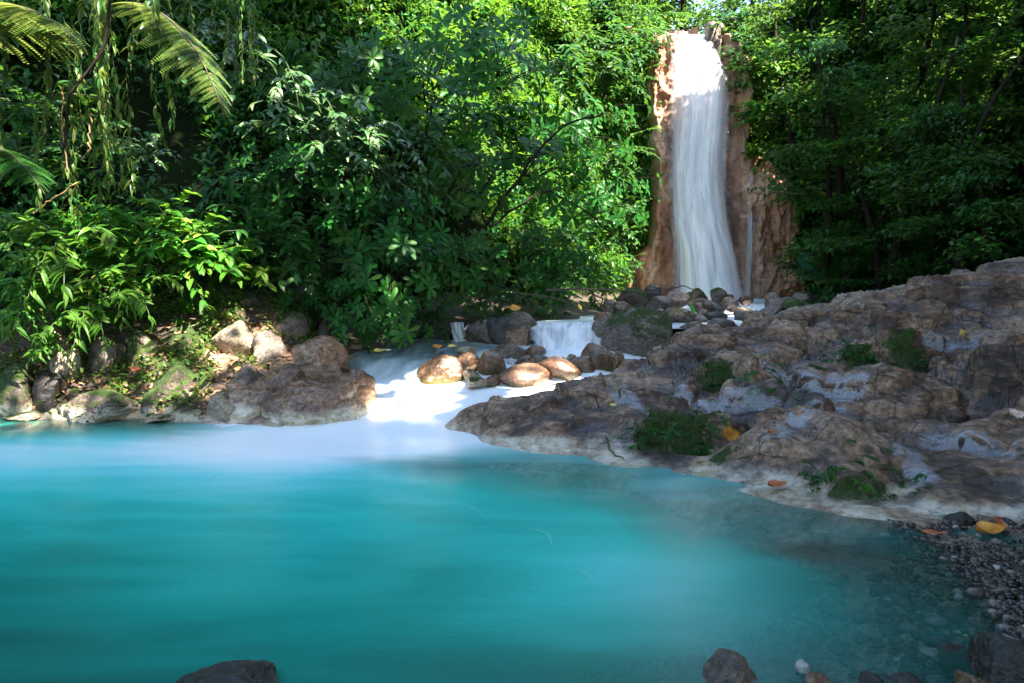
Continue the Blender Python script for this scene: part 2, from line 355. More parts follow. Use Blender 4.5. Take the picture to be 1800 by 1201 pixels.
# left bank
for c in ((0, 690, 8.25), (0, 640, 8.6), (0, 590, 9.0), (0, 545, 9.4), (120, 690, 8.25), (110, 620, 8.8), (120, 560, 9.4), (220, 690, 8.3), (240, 630, 8.7), (260, 560, 9.4), (330, 690, 8.2), (330, 620, 8.7), (370, 560, 9.3), (430, 540, 9.7), (470, 640, 8.75), (500, 570, 9.7),
          (430, 720, 7.95), (540, 600, 9.8), (560, 640, 9.1), (600, 625, 9.8), (520, 700, 8.2), (590, 680, 8.5), (620, 615, 10.2), (700, 600, 11.0), (760, 598, 11.6), (-300, 690, 8.4), (-300, 600, 9.2)):
    G(*c)
for x, y, z in ((-8, 9, 1.0), (-6.5, 10.2, 2.0), (-4, 11, 1.9), (-10, 8, .8), (-3, 12, 1.5)): GW(x, y, z)
# stream channel (bed lies under the water surface)
ST = [(560, 790, 7.0, 0), (700, 790, 7.0, 0), (800, 780, 7.1, 0), (560, 752, 7.75, 0), (640, 745, 7.85, .02), (720, 742, 7.9, .02), (640, 715, 8.15, 0), (720, 710, 8.25, 0), (800, 715, 8.1, 0), (880, 702, 8.2, 0),
      (680, 690, 8.65, 0), (780, 688, 8.65, 0), (880, 688, 8.6, 0), (980, 680, 8.7, 0), (680, 655, 9.2, 0), (730, 630, 9.7, 0), (640, 635, 9.6, 0), (800, 618, 10.1, 0), (900, 620, 10.2, 0), (990, 622, 10.3, 0), (720, 612, 10.5, 0), (800, 606, 10.8, 0), (1040, 640, 9.6, 0)]
for px, py, d, dz in ST: G(px, py, d, -.22)
for x, y, z in ((-.2, 11.7, .72), (1, 11.4, .72), (2.2, 12, .78), (1, 13, .85), (3, 14, .80), (4.2, 13, .82), (5.5, 13.5, .85), (2.5, 17, .95), (5, 17, .92), (8, 15, 1.1), (10, 14, 1.6), (4.5, 21, 1.0), (7, 21, .95), (9.5, 20, 1.1), (7, 26, 1.0), (0, 16, 1.4), (2, 21, 1.5), (13, 18, 2.0), (12, 25, 1.5), (0, 26, 2), (-4, 16, 2), (14, 12, 2.6)): GW(x, y, z)
g_base = RBF(gx, gv, 3e-3)

def march(f, px, py, d0=1.5, d1=26, n=900):
    r = ray(px, py); d = np.linspace(d0, d1, n)
    zr = CAM_Z + r[2] * d; zg = f(np.stack([r[0] * d, d], 1)); k = np.argmax(zr <= zg)
    if not (zr <= zg).any(): k = n - 1
    return np.array([r[0] * d[k], d[k], zg[k]])
# ledges: (traced foot line, height of the step, how far back it carries)
LEDGES = [
    ([(1095, 760), (1130, 790), (1215, 800), (1290, 785), (1335, 745)], .30, .5),
    ([(1175, 675), (1230, 695), (1330, 698), (1375, 680)], .24, .4),
    ([(1430, 640), (1500, 652), (1600, 650), (1690, 640)], .34, .55),
    ([(1640, 662), (1690, 690), (1740, 715), (1800, 705), (1860, 690)], .36, .6),
    ([(1385, 855), (1470, 872), (1560, 872), (1630, 840)], .10, .6),
    ([(1510, 565), (1535, 605), (1590, 605), (1680, 600)], .17, .5),
    ([(1340, 735), (1420, 760), (1500, 735)], .10, .3),
    ([(1180, 625), (1270, 640), (1340, 625)], .10, .3),
    ([(985, 705), (1020, 722), (1085, 722)], .08, .25),
    ([(1640, 780), (1720, 800), (1800, 790)], .10, .3),
    ([(1600, 545), (1700, 560), (1800, 555)], .12, .35),
    ([(1330, 590), (1400, 610), (1490, 600)], .10, .35),
    ([(1600, 895), (1700, 905), (1800, 898)], .06, .3),
]
def ledge_disp(xy):
    out = np.zeros(len(xy))
    for line, h, back in LEDGES:
        w = np.array([march(g_base, a, b, 3, 12, 300)[:2] for a, b in line])
        lo = w.min(0) - 1.2; hi = w.max(0) + 1.6
        m = np.where(((xy > lo) & (xy < hi)).all(1))[0]
        q = xy[m] + 0.10 * np.stack([noise3(np.c_[xy[m] * 3, np.zeros(len(m))]), noise3(np.c_[xy[m] * 3, np.full(len(m), 7.7)])], 1)
        best = np.full(len(m), 9.0); sgn = np.zeros(len(m)); tt = np.zeros(len(m)); ns = len(w) - 1
        for i in range(ns):
            a, b = w[i], w[i + 1]; ab = b - a; L2 = ab @ ab
            t = np.clip(((q - a) @ ab) / L2, 0, 1); c = a + t[:, None] * ab; dd = np.hypot(*(q - c).T)
            s = np.sign(ab[0] * (q - a)[:, 1] - ab[1] * (q - a)[:, 0]); k = dd < best
            best = np.where(k, dd, best); sgn = np.where(k, s, sgn); tt = np.where(k, (i + t) / ns, tt)
        s = best * sgn; taper = sstep(0, .34, tt) * sstep(0, .34, 1 - tt)
        out[m] += taper * h * (sstep(-.02, .085, s) * np.exp(-(np.maximum(s, 0) / (back * 1.7)) ** 2) - .38 * np.exp(-((s + .06) / .10) ** 2) * (s < .03))
    return out

BUMPS = [(1440, 795, .78, .42, .26), (1240, 640, .8, .4, .08), (940, 738, .55, .36, .10), (1130, 692, .5, .3, .12), (1560, 695, .7, .36, .15), (1765, 645, .6, .4, .16), (1570, 555, .45, .3, .10), (1700, 515, .5, .4, .05), (1410, 590, .75, .35, .05), (1330, 708, .8, .28, .13), (1740, 830, .6, .28, .10), (1150, 802, .35, .16, .05), (1350, 842, .5, .18, .06), (1640, 560, .3, .4, .12), (1050, 700, .3, .3, .08),
         (1690, 728, .32, .22, -.24), (1640, 618, .35, .2, -.10), (1385, 645, .35, .2, -.13), (1330, 655, .3, .2, -.1), (1560, 765, .5, .16, -.10), (1180, 660, .3, .15, -.08)]
def bump_disp(xy):
    out = np.zeros(len(xy)); w = xy + .16 * np.stack([noise3(np.c_[xy * 1.7, np.full(len(xy), 2.2)]), noise3(np.c_[xy * 1.7, np.full(len(xy), 9.4)])], 1)
    for px, py, rx, ry, h in BUMPS:
        c = march(g_base, px, py, 3, 12, 300)[:2]; a = -.25; ca, sa = math.cos(a), math.sin(a); q = w - c
        u = (q[:, 0] * ca + q[:, 1] * sa) / rx; v = (-q[:, 0] * sa + q[:, 1] * ca) / ry; d = np.minimum(u * u + v * v, 20)
        out += h * np.exp(-d ** 1.6) + .12 * h * sstep(1.3, .9, d)
    return out
# what each spot of the ground is made of
rock_pts = [(1800, 600, 1), (1500, 700, 1), (1300, 700, 1), (1100, 730, 1), (900, 740, 1), (1400, 860, 1), (1600, 880, 1), (1240, 600, 1), (1500, 560, 1), (1700, 800, .9), (1030, 680, 1)]
kx = [march(g_base, a, b)[:2] for a, b, _ in rock_pts]; kv = [c for *_, c in rock_pts]
for x, y, v in ((-2, 5, 0), (-5, 4, 0), (1.5, 3, 0), (0, 8.6, 0), (-1.2, 8.2, .1), (3, 3.5, 0), (3.2, 2.5, 0), (-4.2, 8.3, .35), (-6, 8.8, .2), (-3.2, 8.5, .9), (-2.6, 8.8, .9), (2.2, 13, 0), (5, 15, 0), (6, 20, 0), (10, 14, .5), (9, 9, 1), (8, 4, .9), (0, 0, 0), (-8, 2, 0)): kx.append((x, y)); kv.append(v)
k_rock = RBF(kx, kv, .01)
MOSS = [(1200, 775, .55, 1), (1140, 745, .3, .8), (1270, 795, .3, .9), (1260, 678, .38, 1), (1330, 690, .25, .8), (1500, 632, .38, 1), (1590, 635, .35, 1), (1440, 640, .25, .9), (1490, 858, .26, 1), (1550, 868, .22, .9), (1430, 845, .16, .8), (1690, 690, .2, .6), (1560, 790, .3, .55), (1360, 720, .2, .6), (1090, 690, .12, .8), (1600, 830, .3, .45), (1700, 640, .2, .7),
        (330, 660, .55, 1), (260, 620, .4, .9), (300, 690, .5, 1), (60, 690, .5, .9), (420, 560, .4, .9), (340, 580, .5, 1), (450, 530, .4, 1), (200, 560, .5, .8), (520, 560, .3, .8)]

xs = np.concatenate([np.arange(-16, -8, .25), np.arange(-8, -1, .035), np.arange(-1, 8.7, .02), np.arange(8.7, 10, .06), np.arange(10, 17, .25)])
ys = np.concatenate([np.arange(-13, 1.2, .4), np.arange(1.2, 4.2, .035), np.arange(4.2, 9.8, .02), np.arange(9.8, 13, .05), np.arange(13, 27, .12)])
XX, YY = np.meshgrid(xs, ys); XY = np.stack([XX.ravel(), YY.ravel()], 1)
Zb = g_base(XY) + 1.0 * ledge_disp(XY) + bump_disp(XY)
rk = np.clip(k_rock(XY), 0, 1); rk = sstep(.3, .75, rk)
P3 = np.c_[XY, np.zeros(len(XY))]
land = sstep(.0, .5, Zb)
near = sstep(13, 11, XY[:, 1])
wx = XY[:, 0] + .35 * noise3(P3 * .9); wy = XY[:, 1] + .35 * noise3(P3 * .9 + 31)
# long rounded ridges that run with the old flow of water, cut by joints
fl = np.c_[(wx * .80 + wy * .60) * .75, (-wx * .60 + wy * .80) * 2.0, np.zeros(len(XY))]
ridg = fbm(fl, 4, ridged=True)
e1, c1 = voro_edge((wx * .9 + wy * .25) * 1.05, (wy - .2 * wx) * 1.55)
e2, c2 = voro_edge(wx * 3.1 + 9, wy * 4.3)
fl1 = 1.1 - np.sqrt(noise3(fl * .8 + 2) ** 2 + .03) * 2.0
zr = .20 * (fl1 - .45) + .05 * (ridg - .3) + .025 * fbm(P3 * 2.3 + 5, 4, ridged=True) + .10 * (c1 - .6) * sstep(0, .12, e1) - .10 * sstep(.035, 0, e1) - .03 * sstep(.05, 0, e2) * sstep(-.1, .2, noise3(P3 * 1.1 + 3))
zr += .016 * fbm(np.c_[np.c_[wx, wy] * np.array([6, 11]), np.zeros(len(XY))], 3, ridged=True) + .007 * fbm(P3 * 26, 2)
# thin shelving of the bedding planes
st = Zb * 4.2 + 1.1 * noise3(P3 * .8 + 3) + .35 * noise3(P3 * 2.4 + 8); zr += .14 * (sstep(.45, .58, st - np.floor(st)) - (st - np.floor(st)))
s3 = Zb * 15 + 1.6 * noise3(P3 * 1.1 + 13); zr += .022 * (sstep(.4, .6, s3 - np.floor(s3)) - (s3 - np.floor(s3))) * sstep(-.1, .3, noise3(P3 * .9 + 23))
soil = .05 * fbm(P3 * 2.5, 5) + .03 * fbm(P3 * 9, 3)
ZG = Zb + near * (rk * zr * (0.14 + .86 * land) + (1 - rk) * soil * (0.35 + .65 * land)) + (1 - near) * .08 * fbm(P3 * 1.5, 4)
ZG = np.where(g_base(XY) > .015, np.maximum(ZG, .022), ZG)
ZGg = ZG.reshape(XX.shape)
def ground_z(xy):
    xy = np.asarray(xy, float); i = np.clip(np.searchsorted(xs, xy[:, 0]) - 1, 0, len(xs) - 2); j = np.clip(np.searchsorted(ys, xy[:, 1]) - 1, 0, len(ys) - 2)
    u = np.clip((xy[:, 0] - xs[i]) / (xs[i + 1] - xs[i]), 0, 1); v = np.clip((xy[:, 1] - ys[j]) / (ys[j + 1] - ys[j]), 0, 1)
    return ZGg[j, i] * (1 - u) * (1 - v) + ZGg[j, i + 1] * u * (1 - v) + ZGg[j + 1, i] * (1 - u) * v + ZGg[j + 1, i + 1] * u * v
def on_ground(px, py, d0=1.5, d1=26): return march(ground_z, px, py, d0, d1, 2500)
mo = np.zeros(len(XY))
for px, py, r_, a_ in MOSS:
    c = on_ground(px, py + 5, 3)[:2]; r_ *= .95 if px < 600 else .8; mo = np.maximum(mo, .92 * a_ * np.exp(-(((XY[:, 0] - c[0]) / r_) ** 2 + ((XY[:, 1] - c[1]) / (r_ * .55)) ** 2)))

def blur(a, k):
    ker = np.ones(2 * k + 1) / (2 * k + 1)
    for ax in (0, 1): a = np.apply_along_axis(lambda r_: np.convolve(np.pad(r_, k, mode='edge'), ker, mode='valid'), ax, a)
    return a
wet_shade_map = np.clip((blur(blur(ZGg, 9), 9) - ZGg).ravel() * 16 + .35 + .55 * noise3(P3 * .8 + 40), 0, 1)  # wet film gathers in hollows; also drives their painted recess shade
def ground_mat():
    t = NT("bedrock and bank soil"); pos = t.pos()
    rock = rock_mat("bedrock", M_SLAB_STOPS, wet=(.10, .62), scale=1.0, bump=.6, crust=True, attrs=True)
    # soil, gravel and bed, mixed with the bedrock by the surveyed map
    g = t.voro(pos, 26, 'F1'); n = t.noise(pos, 6, 7, .7); n2 = t.noise(pos, 40, 4)
    c = t.ramp(n, [(.3, (0.018, 0.013, 0.010)), (.55, (0.06, 0.042, 0.03)), (.75, (0.15, 0.10, 0.07))])
    c = t.mix(t.ramp(n2, [(.55, 0.0), (.7, .6)]), c, (0.2, 0.13, 0.08))
    a = t.math('ADD', t.attr("moss"), t.math('MULTIPLY', t.math('SUBTRACT', t.noise(pos, 7, 6, .7), .5), 1.0)); a = t.ramp(a, [(.38, 0.0), (.56, 1.0)])
    c = t.mix(a, c, t.ramp(t.noise(pos, 30, 5, .7), [(.3, (0.008, 0.016, 0.003)), (.55, (0.030, 0.058, 0.006)), (.75, (0.10, 0.13, 0.014))]))
    z = t.new("ShaderNodeSeparateXYZ"); t.link(pos, z.inputs[0]); lim = t.math('ADD', z.outputs[2], t.math('MULTIPLY', t.math('SUBTRACT', n, .5), -.25))
    cr = t.math('MULTIPLY', t.ramp(lim, [(.0, 1.0), (.08, .8), (.13, 0.0)]), t.attr("crust"))
    c = t.mix(cr, c, t.mix(t.ramp(n2, [(.45, 0.0), (.6, .8)]), (0.62, 0.55, 0.42), (0.3, 0.22, 0.06)))
    c = t.mix(t.ramp(z.outputs[2], [(.0, 1.0), (.03, 0.0)]), c, t.mix(t.ramp(g, [(.2, 0.0), (.8, 1.0)]), (0.30, 0.25, 0.19), (0.12, 0.10, 0.08)))
    t.link(c, t.bsdf.inputs["Base Color"]); t.bsdf.inputs["Roughness"].default_value = .6
    t.link(t.bump(t.math('ADD', n, t.math('MULTIPLY', n2, .5)), .8, .06), t.bsdf.inputs["Normal"])
    # bring the rock branch in as a group of nodes
    rt = rock.node_tree; mp = {}
    for nd in rt.nodes:
        if nd.bl_idname == "ShaderNodeOutputMaterial": continue
        q = t.n.new(nd.bl_idname); mp[nd.name] = q
        for pr in ("operation", "use_clamp", "data_type", "blend_type", "attribute_name", "feature"):
            if hasattr(nd, pr):
                try: setattr(q, pr, getattr(nd, pr))
                except Exception: pass
        if nd.bl_idname == "ShaderNodeValToRGB":
            e = q.color_ramp.elements
            while len(e) < len(nd.color_ramp.elements): e.new(.5)
            for a_, b_ in zip(e, nd.color_ramp.elements): a_.position = b_.position; a_.color = b_.color
        for a_, b_ in zip(q.inputs, nd.inputs):
            try: a_.default_value = b_.default_value
            except Exception: pass
    for l in rt.links:
        if l.to_node.name in mp and l.from_node.name in mp:
            fi = list(l.from_node.outputs).index(l.from_socket); ti = list(l.to_node.inputs).index(l.to_socket)
            t.link(mp[l.from_node.name].outputs[fi], mp[l.to_node.name].inputs[ti])
    rb = [q for q in mp.values() if q.bl_idname == "ShaderNodeBsdfPrincipled"][0]
    mx = t.new("ShaderNodeMixShader"); t.link(t.ramp(t.math('ADD', t.attr("rock"), t.math('MULTIPLY', t.math('SUBTRACT', n, .5), .6)), [(.4, 0.0), (.6, 1.0)]), mx.inputs[0])
    t.link(t.bsdf.outputs[0], mx.inputs[1]); t.link(rb.outputs[0], mx.inputs[2]); t.link(mx.outputs[0], t.out.inputs[0])
    return t.m
gm = mesh_np("ground", np.c_[XY, ZG], grid_faces(len(ys), len(xs)))
attr(gm, "rock", rk); attr(gm, "moss", mo); attr(gm, "wet", wet_shade_map)
attr(gm, "crust", sstep(4.25, 4.6, XY[:, 1] + .0) * sstep(9.6, 8.6, XY[:, 1]))
tag(obj("ground", gm, ground_mat()), kind="structure")

# ------------------------------------------------------------------ water
def pool():
    px_ = np.arange(-10, 5.2, .05); py_ = np.arange(.2, 9.2, .05); X, Y = np.meshgrid(px_, py_); q = np.stack([X.ravel(), Y.ravel()], 1)
    dep = -ground_z(q)
    mk = [(0, 740, .10), (0, 790, .66), (0, 850, .40), (0, 950, .16), (0, 1100, .03), (120, 745, .15), (120, 800, .60), (120, 860, .34), (250, 752, .3), (250, 785, .72), (250, 830, .50), (250, 880, .30), (400, 760, .78), (400, 790, .86), (400, 830, .58), (400, 880, .36), (520, 770, 1.0), (520, 800, .88), (520, 840, .52), (650, 775, 1.05), (650, 800, .80), (650, 830, .45), (650, 900, .30),
          (770, 785, .95), (770, 805, .62), (800, 850, .36), (900, 800, .50), (900, 830, .36), (1050, 830, .40), (1050, 880, .30), (1150, 860, .5), (1230, 850, .45), (1250, 900, .30), (1400, 920, .25), (300, 950, .22), (300, 1050, .14), (300, 1180, .05), (100, 1180, .0), (600, 1000, .20), (600, 1170, .06), (850, 950, .24), (900, 1100, .2), (1050, 970, .34), (1120, 1010, .40), (1200, 1080, .36), (1000, 1180, .16), (1350, 1000, .18), (1500, 1000, .12), (1500, 1120, .2), (1650, 1050, .16), (800, 1190, .08)]
    f = RBF([on_z(a, b)[:2] for a, b, _ in mk], [c for *_, c in mk], .02)
    m = f(q) * 1.05 + .01 + .07 * fbm(np.c_[q * np.array([.5, 1.6]), np.zeros(len(q))], 4) + .02 * fbm(np.c_[q * np.array([2, 7]), np.zeros(len(q))], 3)
    z = .006 * noise3(np.c_[q * np.array([1.2, 2.5]), np.zeros(len(q))])
    z += .05 * np.exp(-((q[:, 0] + 1.4) / 1.0) ** 2 - ((q[:, 1] - 7.7) / .5) ** 2)
    cur = fbm(np.c_[q[:, 0] * .55 + .25 * q[:, 1] + .5 * noise3(np.c_[q * .5, np.zeros(len(q))]), q[:, 1] * 2.6, np.zeros(len(q))], 4, ridged=True)
    m += .05 * sstep(.35, .8, cur)
    me = mesh_np("pool_water", np.c_[q, z], grid_faces(len(py_), len(px_)))
    attr(me, "milk", np.clip(m, 0, 1)); attr(me, "depth", np.clip(dep, 0, 2))
    t = NT("milky turquoise water"); pos = t.pos()
    mlk = t.attr("milk")
    c = t.ramp(mlk, [(0.0, (0.004, 0.125, 0.095)), (.18, (0.007, 0.285, 0.225)), (.36, (0.030, 0.52, 0.44)), (.58, (0.18, 0.70, 0.70)), (.78, (0.62, 0.86, 0.88)), (.95, (0.88, 0.93, 0.95))])
    t.link(c, t.bsdf.inputs["Base Color"]); t.bsdf.inputs["Roughness"].default_value = .32; t.bsdf.inputs["Specular IOR Level"].default_value = .35; t.bsdf.inputs["IOR"].default_value = 1.33
    rip = t.noise(t.map(pos, (3.0, 13.0, 1)), 1.6, 5, .6, .6); rip2 = t.noise(t.map(pos, (.8, 2.2, 1)), 1.4, 3)
    nrm = t.bump(t.math('ADD', rip, rip2), .09, .03); t.link(nrm, t.bsdf.inputs["Normal"])
    tr = t.new("ShaderNodeBsdfTransparent"); tr.inputs[0].default_value = (0.84, 0.89, 0.85, 1)
    gl = t.new("ShaderNodeBsdfGlossy"); gl.inputs["Roughness"].default_value = .26; t.link(nrm, gl.inputs["Normal"])
    fr = t.new("ShaderNodeFresnel"); fr.inputs[0].default_value = 1.33; t.link(nrm, fr.inputs["Normal"])
    clear = t.new("ShaderNodeMixShader"); t.link(fr.outputs[0], clear.inputs[0]); t.link(tr.outputs[0], clear.inputs[1]); t.link(gl.outputs[0], clear.inputs[2])
    op = t.ramp(t.math('MAXIMUM', t.math('MULTIPLY', t.attr("depth"), 1.25), t.math('MULTIPLY', t.math('SUBTRACT', mlk, .28), 1.6)), [(.0, 0.0), (.12, .16), (.40, .42), (1.0, 1.0)])
    mx = t.new("ShaderNodeMixShader"); t.link(op, mx.inputs[0]); t.link(clear.outputs[0], mx.inputs[1]); t.link(t.bsdf.outputs[0], mx.inputs[2]); t.link(mx.outputs[0], t.out.inputs[0])
    tag(obj("pool_water", me, t.m), kind="structure")
pool()

def white_water_mat(name, flow_axis_map, opac=True):
    t = NT(name); uv = t.coord("UV"); pos = t.pos()
    return t
def stream():
    f = RBF([P(a, b, c)[:2] for a, b, c, _ in ST] + [(-.2, 11.7), (1, 11.4), (2.2, 12.2), (-2.2, 10.5), (.9, 9.4), (.2, 11.0)], [P(a, b, c)[2] + e for a, b, c, e in ST] + [.66, .66, .68, .60, .50, .62], .01)
    sx = np.arange(-3.4, 2.4, .04); sy = np.arange(7.2, 11.4, .04); X, Y = np.meshgrid(sx, sy); q = np.stack([X.ravel(), Y.ravel()], 1)
    wob = noise3(np.c_[q * np.array([1.1, 1.6]), np.zeros(len(q))])
    z = f(q) + .05 * wob + .02 * fbm(np.c_[(q[:, 0] * .9 - q[:, 1] * .5) * 3.2 + .6 * wob, (q[:, 0] * .5 + q[:, 1] * .9) * .7, np.zeros(len(q))], 3) + .012 * noise3(np.c_[q * 4, np.zeros(len(q))])
    z = np.where(q[:, 1] < 7.7, np.minimum(z, .03 - (7.7 - q[:, 1]) * .12), z)
    fm = [(640, 740, 1), (720, 740, 1), (800, 720, 1), (700, 700, 1), (800, 690, .95), (900, 690, 1), (980, 680, 1), (640, 690, .85), (660, 660, .55), (720, 660, .6), (700, 630, .38), (640, 630, .3), (760, 620, .25), (800, 612, .15), (880, 612, .4), (990, 625, 1.0), (1040, 635, 1.0), (720, 605, .12), (840, 600, .6), (560, 750, 1), (800, 780, 1)]
    ff = RBF([march(f, a, b, 6, 13, 300)[:2] for a, b, _ in fm], [c for *_, c in fm], .02)(q) + .06 * wob + .28 * fbm(np.c_[(q[:, 0] * .9 - q[:, 1] * .5) * 3.2 + .6 * wob, (q[:, 0] * .5 + q[:, 1] * .9) * .7, np.zeros(len(q))], 4)
    me = mesh_np("stream_water", np.c_[q, z], grid_faces(len(sy), len(sx))); attr(me, "foam", np.clip(ff, 0, 1))
    t = NT("white running water"); pos = t.pos(); fo = t.attr("foam")
    c = t.ramp(fo, [(0.05, (0.030, 0.045, 0.036)), (.4, (0.15, 0.21, 0.21)), (.72, (0.60, 0.68, 0.72)), (.95, (0.93, 0.94, 0.95))])
    st_ = t.noise(t.map(pos, (5, 1.6, 3)), 1.5, 4, .55, .5); c = t.mix(t.ramp(st_, [(.45, 0.0), (.75, .35)]), c, (0.62, 0.74, 0.82))
    t.link(c, t.bsdf.inputs["Base Color"]); t.bsdf.inputs["Roughness"].default_value = .3; t.bsdf.inputs["IOR"].default_value = 1.33
    t.link(t.bump(st_, .15, .05), t.bsdf.inputs["Normal"])
    tag(obj("stream_water", me, t.m), kind="structure")
    # upper stream that comes from the foot of the falls
    ux = np.arange(-.8, 9.5, .1); uy = np.arange(11.15, 25.4, .1); X, Y = np.meshgrid(ux, uy); q = np.stack([X.ravel(), Y.ravel()], 1)
    z = .86 + (q[:, 1] - 11.2) * .020 + .03 * noise3(np.c_[q * .9, np.zeros(len(q))])
    me = mesh_np("upper_stream_water", np.c_[q, z], grid_faces(len(uy), len(ux))); attr(me, "foam", np.clip(.75 + .5 * noise3(np.c_[q * .7, np.full(len(q), 3.)]), 0, 1))
    tag(obj("upper_stream_water", me, t.m), kind="structure")
stream()

def veil_mat(name, soft=.2, dens=1.0, streak=34, gaps=.5, fade=False):
    """silky falling water: fine vertical streaks, thin at the sides where rock shows through"""
    t = NT(name); uv = t.coord("UV"); s = t.new("ShaderNodeSeparateXYZ"); t.link(uv, s.inputs[0]); u, v = s.outputs[0], s.outputs[1]
    n1 = t.noise(t.map(uv, (streak, 1.6, 1)), 1, 3, .45, .6); n2 = t.noise(t.map(uv, (streak * .22, 1.5, 1)), 1, 3, .5, .8)
    d = t.math('ADD', t.math('MULTIPLY', n1, .38), t.math('MULTIPLY', n2, .72))
    e = t.math('MULTIPLY', t.math('MULTIPLY', u, t.math('SUBTRACT', 1.0, u)), 4.0)
    edge = t.ramp(t.math('ADD', e, t.math('MULTIPLY', t.math('SUBTRACT', n2, .5), 1.0)), [(.06, 0.0), (.06 + soft, .6), (.95, 1.0)])
    a = t.math('MULTIPLY', edge, t.ramp(d, [(gaps - .16, 1 - gaps), (gaps + .1, 1.0)])); a = t.math('MULTIPLY', a, dens, True)
    if fade: a = t.math('MULTIPLY', a, t.ramp(t.math('ADD', v, t.math('MULTIPLY', t.math('SUBTRACT', n1, .5), .3)), [(.35, 1.0), (.92, 0.0)]))
    c = t.ramp(d, [(.40, (0.74, 0.77, 0.87)), (.60, (0.96, 0.965, 0.98))])
    dif = t.new("ShaderNodeBsdfDiffuse"); t.link(c, dif.inputs[0]); tl = t.new("ShaderNodeBsdfTranslucent"); t.link(c, tl.inputs[0])
    m0 = t.new("ShaderNodeMixShader"); m0.inputs[0].default_value = .25; t.link(dif.outputs[0], m0.inputs[1]); t.link(tl.outputs[0], m0.inputs[2])
    tr = t.new("ShaderNodeBsdfTransparent"); m1 = t.new("ShaderNodeMixShader"); t.link(a, m1.inputs[0]); t.link(tr.outputs[0], m1.inputs[1]); t.link(m0.outputs[0], m1.inputs[2]); t.link(m1.outputs[0], t.out.inputs[0])
    return t.m
def veil(name, rows, mat, parent=None, nu=40, nv=140, wob=.06, seed=0):
    """rows: (left px, right px, py, depth) from lip to foot"""
    rows = np.array(rows, float); s = np.linspace(0, 1, len(rows)); sv = np.linspace(0, 1, nv)
    def ip(k):
        c = np.interp(sv, s, rows[:, k]); kk = max(1, nv // (len(rows) * 3)); ker = np.ones(2 * kk + 1) / (2 * kk + 1)
        return np.convolve(np.pad(c, kk, mode='edge'), ker, mode='valid')
    l, r_, y_, d_ = (ip(k) for k in range(4)); uu = np.linspace(0, 1, nu); V = np.zeros((nv, nu, 3)); UV = np.zeros((nv, nu, 2))
    for i in range(nv):
        for j in range(nu):
            V[i, j] = P(l[i] + (r_[i] - l[i]) * uu[j], y_[i], d_[i]); UV[i, j] = (uu[j], 1 - sv[i])
    V[:, :, 1] -= wob * 4 * (uu * (1 - uu))[None, :]
    q = np.stack([np.broadcast_to(uu[None, :] * 7, (nv, nu)), np.broadcast_to(sv[:, None] * 3, (nv, nu)), np.full((nv, nu), seed * 5.1)], -1).reshape(-1, 3)
    V[:, :, 1] -= (wob * 1.5 * noise3(q)).reshape(nv, nu)
    me = mesh_np(name, V.reshape(-1, 3), grid_faces(nv, nu)); ul = me.uv_layers.new(name="UVMap")
    vi = np.empty(len(me.loops), dtype=np.int32); me.loops.foreach_get("vertex_index", vi); ul.data.foreach_set("uv", UV.reshape(-1, 2)[vi].astype(np.float32).ravel())
    return obj(name, me, mat, parent)

